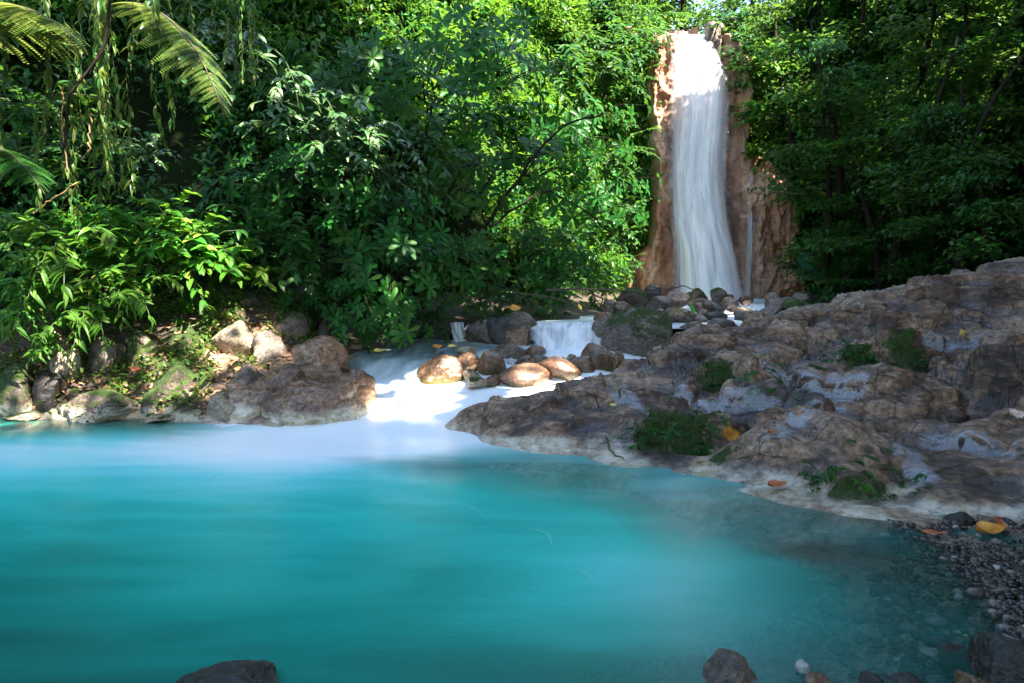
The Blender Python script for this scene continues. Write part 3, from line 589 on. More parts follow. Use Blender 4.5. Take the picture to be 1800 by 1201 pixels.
# ------------------------------------------------------------------ waterfall cliff
CL_L = [(60, 1150), (110, 1137), (200, 1130), (300, 1138), (380, 1140), (430, 1130), (470, 1095), (530, 1078)]
CL_R = [(55, 1255), (90, 1285), (125, 1306), (180, 1312), (230, 1303), (282, 1302), (292, 1330), (305, 1356), (335, 1372), (420, 1378), (540, 1392)]
WF = [(1172, 1248, 61, 25.9), (1180, 1252, 68, 24.95), (1180, 1268, 95, 24.55), (1178, 1284, 130, 24.4), (1176, 1287, 180, 24.3), (1173, 1283, 235, 24.2), (1170, 1278, 290, 24.0), (1170, 1278, 330, 23.8), (1172, 1285, 390, 23.5), (1177, 1298, 450, 23.2), (1180, 1312, 520, 22.9), (1180, 1318, 545, 22.8)]
def cliff():
    cx = np.linspace(2.6, 12.2, 260); czz = np.linspace(.2, 11.6, 300); X, Z = np.meshgrid(cx, czz); q = np.stack([X.ravel(), Z.ravel()], 1)
    d0 = 25.0; f = 500.
    py = 500 - (q[:, 1] - CAM_Z) / d0 * FPX * 1.0; px = 900 + q[:, 0] / d0 * FPX
    xl = np.interp(py, [a for a, _ in CL_L], [b for _, b in CL_L]) + 9 * noise3(np.c_[q * 1.6, np.zeros(len(q))]); xr = np.interp(py, [a for a, _ in CL_R], [b for _, b in CL_R]) + 9 * noise3(np.c_[q * 1.9 + 9, np.zeros(len(q))])
    wl_ = np.interp(py, [r[2] for r in WF], [r[0] for r in WF]); wr_ = np.interp(py, [r[2] for r in WF], [r[1] for r in WF])
    ins = sstep(-8, 10, px - xl) * sstep(-6, 8, xr - px)
    y = 25.9 - .18 * (11 - q[:, 1]) * .5 - .85 * ins                       # buttress stands proud of the green slope
    chan = sstep(-14, 22, px - wl_) * sstep(-14, 22, wr_ - px); y += .55 * chan
    lower = sstep(310, 350, py) * sstep(1245, 1300, px); y -= .5 * lower * ins
    p3 = np.c_[q[:, 0] * 1.4, q[:, 1] * .5, np.zeros(len(q))]
    y -= .42 * fbm(p3 + 3, 5, ridged=True) * ins + .16 * fbm(np.c_[q * 2.6, np.zeros(len(q))], 4) + .05 * fbm(np.c_[q * 8, np.zeros(len(q))], 3, ridged=True)
    top = sstep(10.35, 10.75, q[:, 1]); y += top * 2.5
    v = np.c_[q[:, 0], y, q[:, 1]]
    me = mesh_np("cliff", v, grid_faces(len(czz), len(cx))); attr(me, "bare", ins); attr(me, "wetline", np.exp(-((px - (wl_ + wr_) / 2) / (.62 * (wr_ - wl_) + 1)) ** 4))
    t = NT("orange cliff rock"); pos = t.pos()
    n = t.noise(t.map(pos, (1.0, 1.0, .35)), 1.1, 7, .65, .8); n2 = t.noise(pos, 6, 8, .7); n3 = t.noise(t.map(pos, (3.2, 1, .22)), 1.3, 5, .6)
    c = t.ramp(n, [(.36, (0.09, 0.034, 0.018)), (.46, (0.38, 0.15, 0.07)), (.55, (0.56, 0.29, 0.17)), (.66, (0.72, 0.50, 0.37))])
    c = t.mix(t.ramp(n3, [(.56, 0.0), (.68, .75)]), c, (0.66, 0.56, 0.42)); c = t.mix(t.ramp(n3, [(.30, .8), (.42, 0.0)]), c, (0.10, 0.05, 0.034))
    c = t.mix(t.ramp(n2, [(.33, .85), (.45, 0.0)]), c, (0.04, 0.022, 0.014))
    c = t.mix(t.math('MULTIPLY', t.attr("wetline"), t.ramp(n, [(.35, .85), (.65, .25)])), c, (0.16, 0.125, 0.12))
    green = t.math('SUBTRACT', 1.0, t.math('ADD', t.attr("bare"), t.math('MULTIPLY', t.math('SUBTRACT', n2, .5), .5)), True)
    c = t.mix(t.ramp(green, [(.35, 0.0), (.6, 1.0)]), c, t.ramp(n2, [(.35, (0.012, 0.014, 0.006)), (.55, (0.03, 0.045, 0.008)), (.7, (0.09, 0.06, 0.03))]))
    t.link(c, t.bsdf.inputs["Base Color"]); t.link(t.ramp(n, [(.4, .3), (.6, .7)]), t.bsdf.inputs["Roughness"]); t.link(t.bump(t.math('ADD', n2, n3), .7, .12), t.bsdf.inputs["Normal"])
    rg = np.random.default_rng(55); idx = np.where((ins < .5) & (v[:, 2] < 10.9) & (v[:, 2] > .9) & (xl - px < 75) & (px - xr < 90))[0]; idx = rg.choice(idx, 2600); pts = v[idx]; pts = pts[fbm(pts * 1.1 + 4, 3) > -.22]; lvs = Leaves(); m = len(pts)
    for k in range(7): lvs.add(pts + rg.normal(0, .14, (m, 3)) - [0, .12, 0], rg.normal(0, .7, (m, 3)) + [0, -.7, -.35], unit(rg.normal(0, .3, (m, 3)) + [0, -.6, .9]), rg.uniform(.09, .24, m), rg.uniform(.024, .055, m), .25)
    tag(obj("undergrowth", lvs.mesh("undergrowth", 'tiny'), M_FRESH), kind="stuff")
    o = obj("cliff", me, t.m); tag(o, "orange and pink rock cliff face behind the tall waterfall", "cliff")
    fall = empty("waterfall", P(1240, 520, 23)); tag(fall, "tall white waterfall spilling in a silky veil down the orange cliff", "waterfall")
    inv = Matrix.Translation(-fall.location)
    m1 = veil_mat("falls veil", .55, 1.0, 22, .42); m2 = veil_mat("falls strands", .45, .85, 40, .56, True)
    a = veil("veil", WF, m1, fall, seed=1); a.matrix_parent_inverse = inv
    b = veil("strands", [(l + 8, r_ - 14, y_, d_ - .22) for l, r_, y_, d_ in WF[1:]], m2, fall, seed=2, wob=.12); b.matrix_parent_inverse = inv
    b = veil("lower_veil", [(1192, 1240, 318, 23.55), (1182, 1262, 335, 23.4), (1176, 1276, 390, 23.1), (1180, 1294, 450, 22.8), (1180, 1312, 545, 22.45)], veil_mat("falls lower veil", .5, .9, 34, .50, True), fall, seed=3, wob=.2); b.matrix_parent_inverse = inv
    side = veil("side_trickle", [(1318, 1324, 305, 23.9), (1314, 1326, 360, 23.75), (1310, 1324, 430, 23.5), (1304, 1318, 540, 23.2)], veil_mat("side trickle", .6, .55, 9, .55), fall, nu=12, nv=60, wob=.02); side.matrix_parent_inverse = inv
cliff()

cm = veil_mat("cascade veil", .22, 1.0, 26, .48)
tag(veil("small_cascade", [(928, 1066, 566, 11.55), (930, 1066, 570, 11.25), (928, 1066, 576, 11.05), (930, 1062, 595, 10.85), (930, 1062, 612, 10.72), (926, 1066, 632, 10.55)], cm, seed=4, nv=60, wob=.05), "small white cascade dropping over the ledge behind the brown boulders", "cascade", "small cascades on the stream")
tag(veil("small_cascade", [(790, 815, 566, 11.9), (792, 816, 573, 11.5), (794, 820, 590, 11.35), (798, 832, 606, 11.15), (800, 850, 616, 10.9)], cm, seed=5, nv=50, nu=20, wob=.04), "thin little cascade slipping past dark rock left of the wider cascade", "cascade", "small cascades on the stream")
tag(veil("small_cascade", [(1265, 1345, 538, 15.5), (1255, 1345, 548, 14.6), (1235, 1335, 560, 13.6), (1215, 1310, 575, 12.9), (1200, 1260, 590, 12.3)], cm, seed=6, nv=60, nu=30, wob=.03), "white rapid running down between grey rocks below the tall waterfall", "cascade", "small cascades on the stream")

# ------------------------------------------------------------------ valley sides
HB = np.array([  # x, y, base height, lean back per metre, top height
    (-22, -2, .5, .5, 15), (-13, 5.2, .7, .5, 15), (-9, 8.2, .9, .48, 15), (-6.2, 9.8, 1.1, .42, 15), (-4.0, 10.4, 1.1, .40, 15), (-2.9, 11.6, 1.0, .38, 14.5), (-1.7, 13.6, 1.0, .36, 14.5), (.6, 17.6, 1.1, .32, 14), (2.6, 21.8, 1.1, .26, 13.5), (3.9, 25.2, 1.1, .14, 12),
    (5.2, 26.6, 1.1, .06, 10.4), (8.5, 26.9, 1.1, .06, 10.4), (10.3, 25.4, 1.1, .12, 13.5), (11.0, 21.5, 1.2, .24, 14), (11.6, 17, 1.4, .28, 14), (13.0, 12, 1.8, .32, 14.5), (15, 6, 2.0, .35, 15), (18, -2, 2.0, .4, 15)], float)
NS, NH = 420, 74
sl = np.r_[0, np.cumsum(np.hypot(*np.diff(HB[:, :2], axis=0).T))]; su = np.linspace(0, sl[-1], NS)
HBi = np.stack([np.interp(su, sl, HB[:, k]) for k in range(5)], 1)
for _ in range(6): HBi[1:-1] = (HBi[:-2] + 2 * HBi[1:-1] + HBi[2:]) / 4
tg = unit(np.gradient(HBi[:, :2], axis=0)); HN = np.stack([tg[:, 1], -tg[:, 0]], 1)      # points into the valley
def hill_pt(iu, h):
    """iu: position along the valley side (float index), h: height above its foot (array)"""
    iu = np.asarray(iu, float); i = np.clip(iu.astype(int), 0, NS - 2); fr_ = (iu - i)[:, None]
    b = HBi[i] * (1 - fr_) + HBi[i + 1] * fr_; n = unit(HN[i] * (1 - fr_) + HN[i + 1] * fr_)
    hm = b[:, 4] - b[:, 2]; hh = np.minimum(h, hm); over = np.maximum(h - hm, 0)
    back = hh * b[:, 3] + over * 1.6
    p = np.c_[b[:, :2] - n * back[:, None], b[:, 2] + hh + over * .25]
    disp = .75 * fbm(p * .35, 3) + .28 * fbm(p * 1.1 + 7, 3); disp = disp * sstep(0, 1.2, h)
    p[:, :2] += n * disp[:, None]; nn = unit(np.c_[n, b[:, 3] + .25]); return p, nn
hh = np.concatenate([np.linspace(-.8, 14, NH - 14), 14 + np.linspace(.5, 22, 14)])
IU, HH = np.meshgrid(np.arange(NS - 1), hh); hp, _ = hill_pt(IU.ravel(), HH.ravel())
def hill_mat():
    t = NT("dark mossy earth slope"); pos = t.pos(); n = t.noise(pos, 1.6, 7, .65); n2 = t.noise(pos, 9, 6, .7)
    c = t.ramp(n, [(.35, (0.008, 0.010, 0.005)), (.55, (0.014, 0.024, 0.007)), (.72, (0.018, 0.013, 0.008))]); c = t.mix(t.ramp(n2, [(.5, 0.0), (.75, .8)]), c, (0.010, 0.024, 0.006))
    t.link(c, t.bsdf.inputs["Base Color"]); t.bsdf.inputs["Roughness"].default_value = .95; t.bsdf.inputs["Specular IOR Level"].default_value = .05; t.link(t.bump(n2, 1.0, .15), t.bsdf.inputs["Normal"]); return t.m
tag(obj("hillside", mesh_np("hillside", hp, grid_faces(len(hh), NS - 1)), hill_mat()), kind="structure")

# ------------------------------------------------------------------ plants
def whorl(lv, c, axis, n, L, Wd, rng, tilt=.35, droop=.22):
    axis = unit(axis); a = unit(np.cross(axis, [.3, .2, .9])); b = np.cross(axis, a); th = np.arange(n) * 2 * math.pi / n + rng.random() * 6 + rng.normal(0, .18, n)
    d = np.cos(th)[:, None] * a + np.sin(th)[:, None] * b + axis * (tilt + rng.normal(0, .15, n))[:, None]
    lv.add(np.repeat(np.asarray(c)[None], n, 0), d, np.repeat(axis[None], n, 0), L * rng.uniform(.7, 1.1, n), Wd * rng.uniform(.8, 1.1, n), rng.uniform(.5, 1.4, n) * droop)
def arc(p0, d0, L, grav, n=10, rng=None, wob=.08):
    p = [np.asarray(p0, float)]; d = unit(d0); st = L / n
    for _ in range(n):
        d = unit(d + np.array([0, 0, -grav / n]) + (rng.normal(0, wob, 3) if rng is not None else 0)); p.append(p[-1] + d * st)
    return np.array(p)
def shrub(name, seed, style, mat, prof, nst, L, spread, grav, leafL, leafW, per=8, stem_r=.012, droop=.3):
    """one plant prototype as (foliage mesh, stem mesh); leans out along local -y"""
    rng = np.random.default_rng(seed); lv = Leaves(); ac = Acc()
    for k in range(nst):
        az = rng.uniform(-1, 1) * spread; el = rng.uniform(.15, 1.1)
        d0 = np.array([math.sin(az) * math.cos(el), -math.cos(az) * math.cos(el), math.sin(el)])
        ln = L * rng.uniform(.5, 1.1); pts = arc(rng.normal(0, .08, 3), d0, ln, grav * rng.uniform(.5, 1.3), 10, rng)
        ac.add(*tube(pts, np.linspace(stem_r, stem_r * .3, len(pts)), 5))
        t = unit(np.gradient(pts, axis=0))
        if style == 'whorl':
            for j in (4, 6, 8, 10):
                if j == 10 or rng.random() < .75:
                    q = pts[j] + (rng.normal(0, .09, 3) * L * .6 if j < 10 else 0)
                    if j < 10: ac.add(*tube([pts[j], q], [stem_r * .4, stem_r * .3], 4))
                    whorl(lv, q, unit(t[j] + [0, -.35, .55]), per, leafL, leafW, rng, droop=droop)
        elif style == 'alt':
            n = per * 3; s = rng.uniform(.15, 1, n) * 10; i = np.clip(s.astype(int), 0, 9); fr_ = (s - i)[:, None]
            q = pts[i] * (1 - fr_) + pts[i + 1] * fr_; sd = unit(np.cross(t[i], [0, 0, 1.0])) * np.where(rng.random(n) < .5, -1, 1)[:, None]
            d = sd * .9 + t[i] * .6 + rng.normal(0, .3, (n, 3)) + [0, -.15, -.1]
            lv.add(q, d, unit(rng.normal(0, .3, (n, 3)) + [0, -.5, 1]), leafL * rng.uniform(.55, 1.15, n), leafW * rng.uniform(.7, 1.1, n), rng.uniform(.5, 1.5, n) * droop)
    return lv.mesh(name + "_foliage", prof), ac.mesh(name + "_stem"), mat
def frond_mesh(seed, L, pinna, n=25, grav=1.3, sub=18, up=.55):
    """fern frond: rachis along -y, pinnae of small pinnules"""
    rng = np.random.default_rng(seed); lv = Leaves(); ac = Acc(); pts = arc((0, 0, 0), (0, -1, up), L, grav, 30, None); t = unit(np.gradient(pts, axis=0)); ac.add(*tube(pts, np.linspace(.014, .003, len(pts)), 5))
    for s in np.linspace(.12, .985, n):
        i = min(int(s * 30), 29); q = pts[i]; prof = math.sin(math.pi * min(1, (s * .86 + .14))) ** .8; pl = pinna * (prof + .06)
        for sg in (-1, 1):
            sd = unit(np.cross(t[i], [0, 0, 1.])) * sg; nrm = unit(np.cross(sd, t[i])) * sg
            d = unit(sd + t[i] * .45 + np.array([0, 0, -.25]) + rng.normal(0, .12, 3)); r_ = np.linspace(.05, 1, sub); qq = q + d * (r_ * pl)[:, None] - np.array([0, 0, 1]) * (r_ ** 2 * pl * .22)[:, None]
            for s2 in (-1, 1):
                dd = unit(np.cross(d, nrm) * s2 + d * .35); lv.add(qq, np.repeat(dd[None], sub, 0), np.repeat(nrm[None], sub, 0), pl * .20 * (1.05 - r_ * .8), pl * .05, .1)
    return lv.mesh("frond", 'tiny'), ac.mesh("rachis")
def vine_mesh(seed, L, n_str, leafL, leafW, spread=.35, dens=16):
    rng = np.random.default_rng(seed); lv = Leaves(); st = []
    for k in range(n_str):
        x, y = rng.normal(0, spread, 2) * [1, .5]; ln = L * rng.uniform(.5, 1); m = 14
        pts = np.c_[x + np.cumsum(rng.normal(0, .02, m)), y + np.cumsum(rng.normal(0, .02, m)), -np.linspace(0, ln, m)]; st.append(mesh_np("vine_stem", *tube(pts, .0035, 4)))
        n = int(dens * ln); s = rng.uniform(.02, .99, n) * (m - 1); i = s.astype(int); fr_ = (s - i)[:, None]; q = pts[i] * (1 - fr_) + pts[i + 1] * fr_
        th = rng.uniform(0, 6.28, n); d = np.c_[np.cos(th) * .6, np.sin(th) * .6 - .2, -rng.uniform(.4, 1.3, n)]
        lv.add(q, d, unit(np.c_[np.cos(th), np.sin(th) - .4, np.full(n, .8)]), leafL * rng.uniform(.5, 1.2, n), leafW * rng.uniform(.7, 1.2, n), rng.uniform(.1, .5, n))
    return lv.mesh("vine_foliage", 'lance'), st
def tree_mesh(seed, H, crown_r, nl=9, leaf=.16, flat=.35, tw=7, per=26, trunk_r=.14, low=.25):
    """tapered trunk with limbs, and leaf sprays that hang in uneven layers"""
    rng = np.random.default_rng(seed); ac = Acc(); lv = Leaves(); tr = arc((0, 0, -1.0), (rng.normal(0, .1), rng.normal(0, .1), 1), H * .92 + 1, 0, 12, rng, .07); ac.add(*tube(tr, np.linspace(trunk_r, trunk_r * .25, len(tr)), 8))
    for k in range(nl):
        s = low + (1 - low) * (k + rng.random()) / nl; i = min(int(s * 12), 12); az = k * 2.4 + rng.normal(0, .5); rr = crown_r * (1.05 - .65 * s) * rng.uniform(.7, 1.2)
        pts = arc(tr[i], (math.cos(az), math.sin(az), rng.uniform(.15, .75)), rr, .5, 7, rng, .09); ac.add(*tube(pts, np.linspace(trunk_r * .38 * (1.1 - s * .6), .012, len(pts)), 5)); t = unit(np.gradient(pts, axis=0))
        for w in range(tw):
            j = rng.integers(2, 8); d = unit(t[j] + rng.normal(0, .65, 3) * [1, 1, .4]); q = arc(pts[j], d, crown_r * rng.uniform(.22, .5), .45, 5, rng, .1); ac.add(*tube(q, np.linspace(.014, .004, len(q)), 4))
            n = per; s2 = rng.uniform(.1, 1, n) * 5; i2 = np.minimum(s2.astype(int), 4); b = q[i2] + rng.normal(0, .16 * crown_r ** .5, (n, 3)) * [1, 1, flat]
            d2 = unit(d + rng.normal(0, .8, (n, 3)) * [1, 1, .35] + [0, 0, -.25]); lv.add(b, d2, unit(rng.normal(0, .35, (n, 3)) + [0, 0, 1]), leaf * rng.uniform(.6, 1.3, n), leaf * .30 * rng.uniform(.8, 1.2, n), rng.uniform(.1, .5, n))
    return lv, ac

PROTO = {
    'whorl': [shrub("whorled_shrub", s, 'whorl', M_EMERALD, 'obov', 14, 1.5, 1.5, 1.2, .22, .038, 7) for s in (1, 2, 3)],
    'broad': [shrub("broadleaf_shrub", s, 'alt', M_FRESH, 'ovate', 15, .95, 1.6, 1.4, .20, .055, 5) for s in (4, 5)],
    'lance': [shrub("narrowleaf_shrub", s, 'alt', M_FRESH, 'lance', 17, 1.15, 1.6, 1.6, .24, .032, 6, droop=.45) for s in (6, 7)],
    'glossy': [shrub("glossy_shrub", s, 'alt', M_DEEP, 'ovate', 17, 1.4, 1.7, 1.5, .17, .042, 7) for s in (8, 9)],
    'pale': [shrub("hanging_shrub", s, 'alt', M_SILVER, 'ovate', 13, 1.5, 1.4, 1.9, .17, .038, 6, droop=.4) for s in (10, 12)],
    'herb': [shrub("leafy_herb", s, 'alt', M_FRESH, 'ovate', 9, .34, 2.8, .9, .10, .030, 3, .005) for s in (13, 14)],
    'moss': [shrub("moss_herb", s, 'alt', M_EMERALD, 'lance', 14, .16, 3.1, .9, .045, .010, 4, .002) for s in (15, 16)],
}
KIND = {'whorl': ('whorled_shrub', 'shrub', 'whorl-leaved shrubs over the stream'), 'broad': ('broadleaf_shrub', 'shrub', 'bright broadleaf shrubs on the left bank'), 'lance': ('narrowleaf_shrub', 'shrub', 'narrow-leaved shrubs on the left bank'), 'glossy': ('glossy_shrub', 'shrub', 'small-leaved shrubs on the slopes'), 'pale': ('hanging_shrub', 'shrub', 'pale-leaved shrubs hanging from the slope'), 'herb': ('leafy_herb', 'plant', 'small leafy herbs'), 'moss': ('moss_tuft', 'plant', 'green tufts on the bedrock')}
cnt = {}
def plant(kind, px, py, d, sc, rz, label, tilt=0.0, group=None):
    """copies the prototype's parts; the crown's middle comes to the given spot"""
    k = cnt.get(kind, 0); cnt[kind] = k + 1; fm_, sm_, mat = PROTO[kind][k % len(PROTO[kind])]
    p = P(px, py, d) if d else on_ground(px, py, 3)
    nm, cat, grp = KIND[kind]
    if d and kind not in ('herb', 'moss'):
        rot = np.array([math.sin(rz), -math.cos(rz), 0]); p = p - rot * .5 * sc - np.array([0, 0, .12 * sc])
    e = empty(nm, p, (tilt, 0, rz), sc); tag(e, label, cat, group or grp)
    obj("foliage", fm_, mat, e); obj("stem", sm_, M_STEM if kind != 'whorl' else M_BARK, e)
    return e
PL = [
    ('whorl', 610, 150, 10.6, 1.0, .3, "dark shrub with starry leaf whorls high in the slope above the dangling pale leaves"),
    ('whorl', 545, 330, 10.2, .9, .2, "whorl-leaved shrub above the black hollow near the middle of the left slope"),
    ('whorl', 700, 480, 10.4, 1.0, .4, "whorl-leaved shrub leaning out just above the stream's grey bend"),
    ('whorl', 800, 320, 12.0, 1.0, .5, "whorl-leaved shrub over the dark opening behind the boulders"),
    ('whorl', 830, 470, 12.4, 1.0, .5, "low whorl-leaved shrub reaching out over the thin little cascade"),
    ('whorl', 650, 400, 10.8, 1.0, .3, "whorl-leaved shrub on the steep bank above the stream's left edge"),
    ('whorl', 690, 560, 10.2, .62, .3, "lowest whorl-leaved shrub with bright tips almost touching the stream"),
    ('whorl', 900, 110, 14.0, 1.3, .5, "tall whorl-leaved shrub at the top edge left of the waterfall's sunlit slope"),
    ('whorl', 950, 300, 14.5, 1.3, .6, "whorl-leaved shrub with dark bare branches left of the sunlit slope"),
    ('whorl', 1035, 230, 17.0, 1.35, .7, "sunlit whorl-leaved shrub nearest the left edge of the tall waterfall"),
    ('whorl', 760, 150, 11.8, 1.1, .4, "whorl-leaved shrub filling the upper middle of the left slope"),
    ('whorl', 930, 450, 14.5, 1.1, .6, "whorl-leaved shrub hanging above the wider small cascade"),
    ('whorl', 1075, 350, 18.5, 1.2, .7, "whorl-leaved shrub halfway up beside the orange cliff's left edge"),
    ('broad', 260, 460, 8.7, 1.0, .1, "bright broadleaf shrub in sun at the middle of the left bank"),
    ('broad', 350, 450, 9.0, 1.0, .1, "bright broadleaf shrub right of the sunlit bank plants beside the dark hollow"),
    ('broad', 170, 400, 8.6, .95, .0, "bright broadleaf shrub at the foot of the hanging vine curtain"),
    ('broad', 420, 480, 9.3, .85, .2, "broadleaf shrub in half shade above the mossy bank top"),
    ('broad', 90, 480, 8.4, .9, -.1, "bright broadleaf shrub close to the left edge above the soil bank"),
    ('broad', 310, 400, 9.3, .9, .1, "broadleaf shrub behind the bright bank plants under the black hollow"),
    ('lance', 60, 420, 8.1, 1.0, -.1, "long-leaved shrub arching at the left edge above the bank"),
    ('lance', 40, 520, 8.1, .8, 0, "long-leaved shrub with drooping tips low at the left edge"),
    ('lance', 130, 530, 8.2, .75, .1, "long-leaved shrub with pointed leaves hanging over the brown soil"),
    ('lance', 75, 600, 8.1, .40, .0, "small long-leaved sprig hanging in front of the dark soil bank"),
    ('lance', 210, 500, 8.4, .7, .2, "long-leaved shrub beside the large pointed green leaf on the bank"),
    ('glossy', 480, 430, 9.8, 1.0, .2, "small-leaved bush in shade right of the sunlit bank plants"),
    ('glossy', 560, 470, 10.0, 1.0, .3, "small-leaved bush above the brown rocks at the stream mouth"),
    ('glossy', 610, 300, 10.9, 1.1, .3, "small-leaved bush in the middle of the shaded left slope"),
    ('glossy', 470, 300, 10.3, 1.0, .2, "small-leaved bush hanging right of the big black hollow"),
    ('glossy', 720, 250, 11.5, 1.2, .4, "small-leaved bush under the dangling pale leaves"),
    ('glossy', 850, 200, 13.2, 1.3, .5, "small-leaved bush behind the starry whorls in the upper middle"),
    ('glossy', 1000, 420, 17.0, 1.2, .6, "small-leaved bush above the stream's right end of the left slope"),
    ('glossy', 1000, 100, 17.5, 1.5, .7, "sunlit small-leaved bush under the top edge left of the falls"),
    ('glossy', 1085, 130, 21.5, 1.4, .8, "sunlit small-leaved bush beside the left shoulder of the falls"),
    ('glossy', 1095, 270, 21.0, 1.3, .8, "sunlit small-leaved bush hanging halfway down left of the falls"),
    ('glossy', 1080, 430, 20.5, 1.1, .8, "small-leaved bush at the foot of the slope left of the falls"),
    ('glossy', 100, 250, 9.2, 1.0, .0, "small-leaved bush in shade behind the hanging vine curtain"),
    ('glossy', 30, 200, 8.8, 1.0, -.1, "small-leaved bush in shade at the left edge under the top fern"),
    ('glossy', 530, 540, 9.9, .6, .3, "small rounded-leaf bush drooping over the rocks beside the stream mouth"),
    ('pale', 480, 110, 9.6, 1.0, .2, "pale-leaved shrub catching light high right of the big fern frond"),
    ('pale', 560, 220, 9.8, 1.0, .2, "pale-leaved shrub with dangling bright leaves in the upper left slope"),
    ('pale', 650, 200, 10.3, .9, .3, "pale-leaved shrub with white glints beside the starry whorls"),
    ('pale', 680, 300, 10.6, .7, .3, "small pale-leaved spray dangling in the middle of the left slope"),
    ('pale', 400, 40, 9.4, 1.0, .1, "pale-leaved shrub at the top edge above the black hollow"),
    ('pale', 250, 260, 9.3, .45, .1, "single pale sprig of broad leaves floating in front of the black hollow"),
]
for r_ in PL: plant(*r_)
for kd, px, py, d, sc, lab in [('glossy', 880, 520, 12.9, .8, "small-leaved bush hanging low behind the thin cascade"), ('glossy', 960, 520, 13.4, .9, "small-leaved bush hanging behind the wider cascade's lip"), ('whorl', 1010, 480, 15.5, .9, "whorl-leaved shrub low over the dead branches"), ('glossy', 750, 560, 11.3, .7, "small-leaved bush in the black opening at the stream's far bank"), ('glossy', 1050, 490, 17, .9, "small-leaved bush beside the dead branches at the falls' left foot"), ('glossy', 840, 540, 12.2, .5, "little dark bush above the black wet rock"), ('whorl', 600, 530, 10.0, .6, "small whorl-leaved shrub above the small stones at the stream's left edge")]: plant(kd, px, py, d, sc, .4, lab)
plant('broad', 1350, 190, 23.0, 1.6, -.7, "broad-leaved creeper hanging on the slope right of the waterfall's top", group='creepers on the right slope')
plant('broad', 1335, 120, 24.0, 1.5, -.6, "broad-leaved creeper beside the right shoulder of the waterfall", group='creepers on the right slope')
plant('broad', 1420, 440, 21.0, 1.2, -.7, "broad-leaved creeper just above the big round blue-green leaves", group='creepers on the right slope')
plant('broad', 1430, 350, 20.5, 1.5, -.8, "broad-leaved creeper halfway up the slope right of the orange cliff", group='creepers on the right slope')
plant('broad', 1340, 265, 23.5, 1.0, -.7, "small broad-leaved creeper in the notch of the cliff's right edge", group='creepers on the right slope')

for px, py, d, sc, lab in [(1105, 60, 23.5, 1.5, "sunlit small-leaved bush left of the pale slab rock by the lip"), (1140, 95, 24.3, .9, "sunlit small-leaved bush on the cliff's upper left edge"), (1065, 20, 24, 1.8, "sunlit small-leaved bush at the top edge left of the lip"), (1310, 70, 25, 1.3, "sunlit small-leaved bush right of the boulder at the lip"), (1150, 30, 27, 1.5, "sunlit small-leaved bush directly behind the lip's left end"), (1130, 330, 23.3, .9, "small-leaved bush hanging over the cliff's left edge halfway down"), (1100, 470, 22.5, .7, "sunlit low bush at the cliff's left foot"), (1075, 390, 20, 1.2, "small-leaved bush left of the cliff's lower half")]:
    plant('glossy', px, py, d, sc, .5, lab)
for px, py, d, sc, lab in [(1312, 100, 24.2, .8, "small-leaved bush on the cliff's upper right shoulder"), (1322, 205, 24.0, .7, "small-leaved bush hugging the cliff's right edge under the shoulder"), (1375, 330, 22.8, .6, "small-leaved bush on the lower buttress's right corner"), (1395, 470, 22.0, .7, "small-leaved bush at the lower buttress's foot"), (1292, 84, 24.2, .8, "small-leaved bush growing on the rock right of the lip"), (1304, 150, 24.0, .6, "small-leaved tuft hanging on the cliff's right rim"), (1148, 78, 24.4, .6, "small-leaved tuft on the rock left of the lip"), (1290, 30, 26.5, 1.3, "sunlit small-leaved bush behind the boulder at the lip")]:
    plant('glossy', px, py, d, sc, -.5, lab)
for px, py, d, sc, lab in [(1122, 140, 23.9, .8, "sunlit bush on the mossy face left of the cliff's upper half"), (1112, 225, 23.6, .9, "sunlit bush on the mossy face left of the pale pink rock patch"), (1122, 300, 23.5, .7, "bush on the mossy face left of the veil's narrow waist"), (1105, 370, 22.8, .9, "bush on the mossy face above the cliff's left foot"), (1085, 60, 22, 1.4, "sunlit bush close to the top edge left of the pale slab rock")]:
    plant('glossy', px, py, d, sc, .6, lab)
# fern fronds and tree-fern crowns
def frond(px0, py0, d0, px1, py1, d1, label, mat, pin=.3, grav=1.2, seed=1, up=.5):
    a = P(px0, py0, d0); b = P(px1, py1, d1); L = np.linalg.norm(b - a)
    fm_, rm_ = frond_mesh(seed, L * 1.12, pin * L, grav=grav, up=up); end = arc((0, 0, 0), (0, -1, up), L * 1.12, grav, 30, None)[-1]
    az = math.atan2(b[1] - a[1], b[0] - a[0]) - math.atan2(end[1], end[0])
    hor = math.hypot(end[0], end[1]); tl = math.atan2(b[2] - a[2], math.hypot(b[0] - a[0], b[1] - a[1])) - math.atan2(end[2], hor)
    e = empty("fern_frond", a); e.rotation_euler = (Matrix.Rotation(az, 4, 'Z') @ Matrix.Rotation(-tl, 4, 'X')).to_euler()
    tag(e, label, "fern", "fern fronds"); obj("frond", fm_, mat, e); obj("rachis", rm_, M_TWIG, e)
frond(225, 5, 8.6, 382, 195, 7.6, "long sunlit fern frond arching down across the black hollow", M_PALE, .20, 1.0, 1)
frond(-60, 20, 8.2, 110, 60, 7.4, "lacy fern frond in sun in the top left corner", M_PALE, .3, .7, 2)
frond(-70, 60, 8.4, 120, 85, 7.8, "yellow green fern frond just below the top left corner frond", M_PALE, .26, .7, 7)
frond(-40, 260, 7.6, 58, 320, 7.1, "dark grey green fern frond tip at the left edge beside the vines", M_DEEP, .34, .9, 3)
frond(190, 180, 8.8, 60, 190, 8.0, "shaded fern frond behind the vines near the left edge", M_DEEP, .24, 1.0, 6)

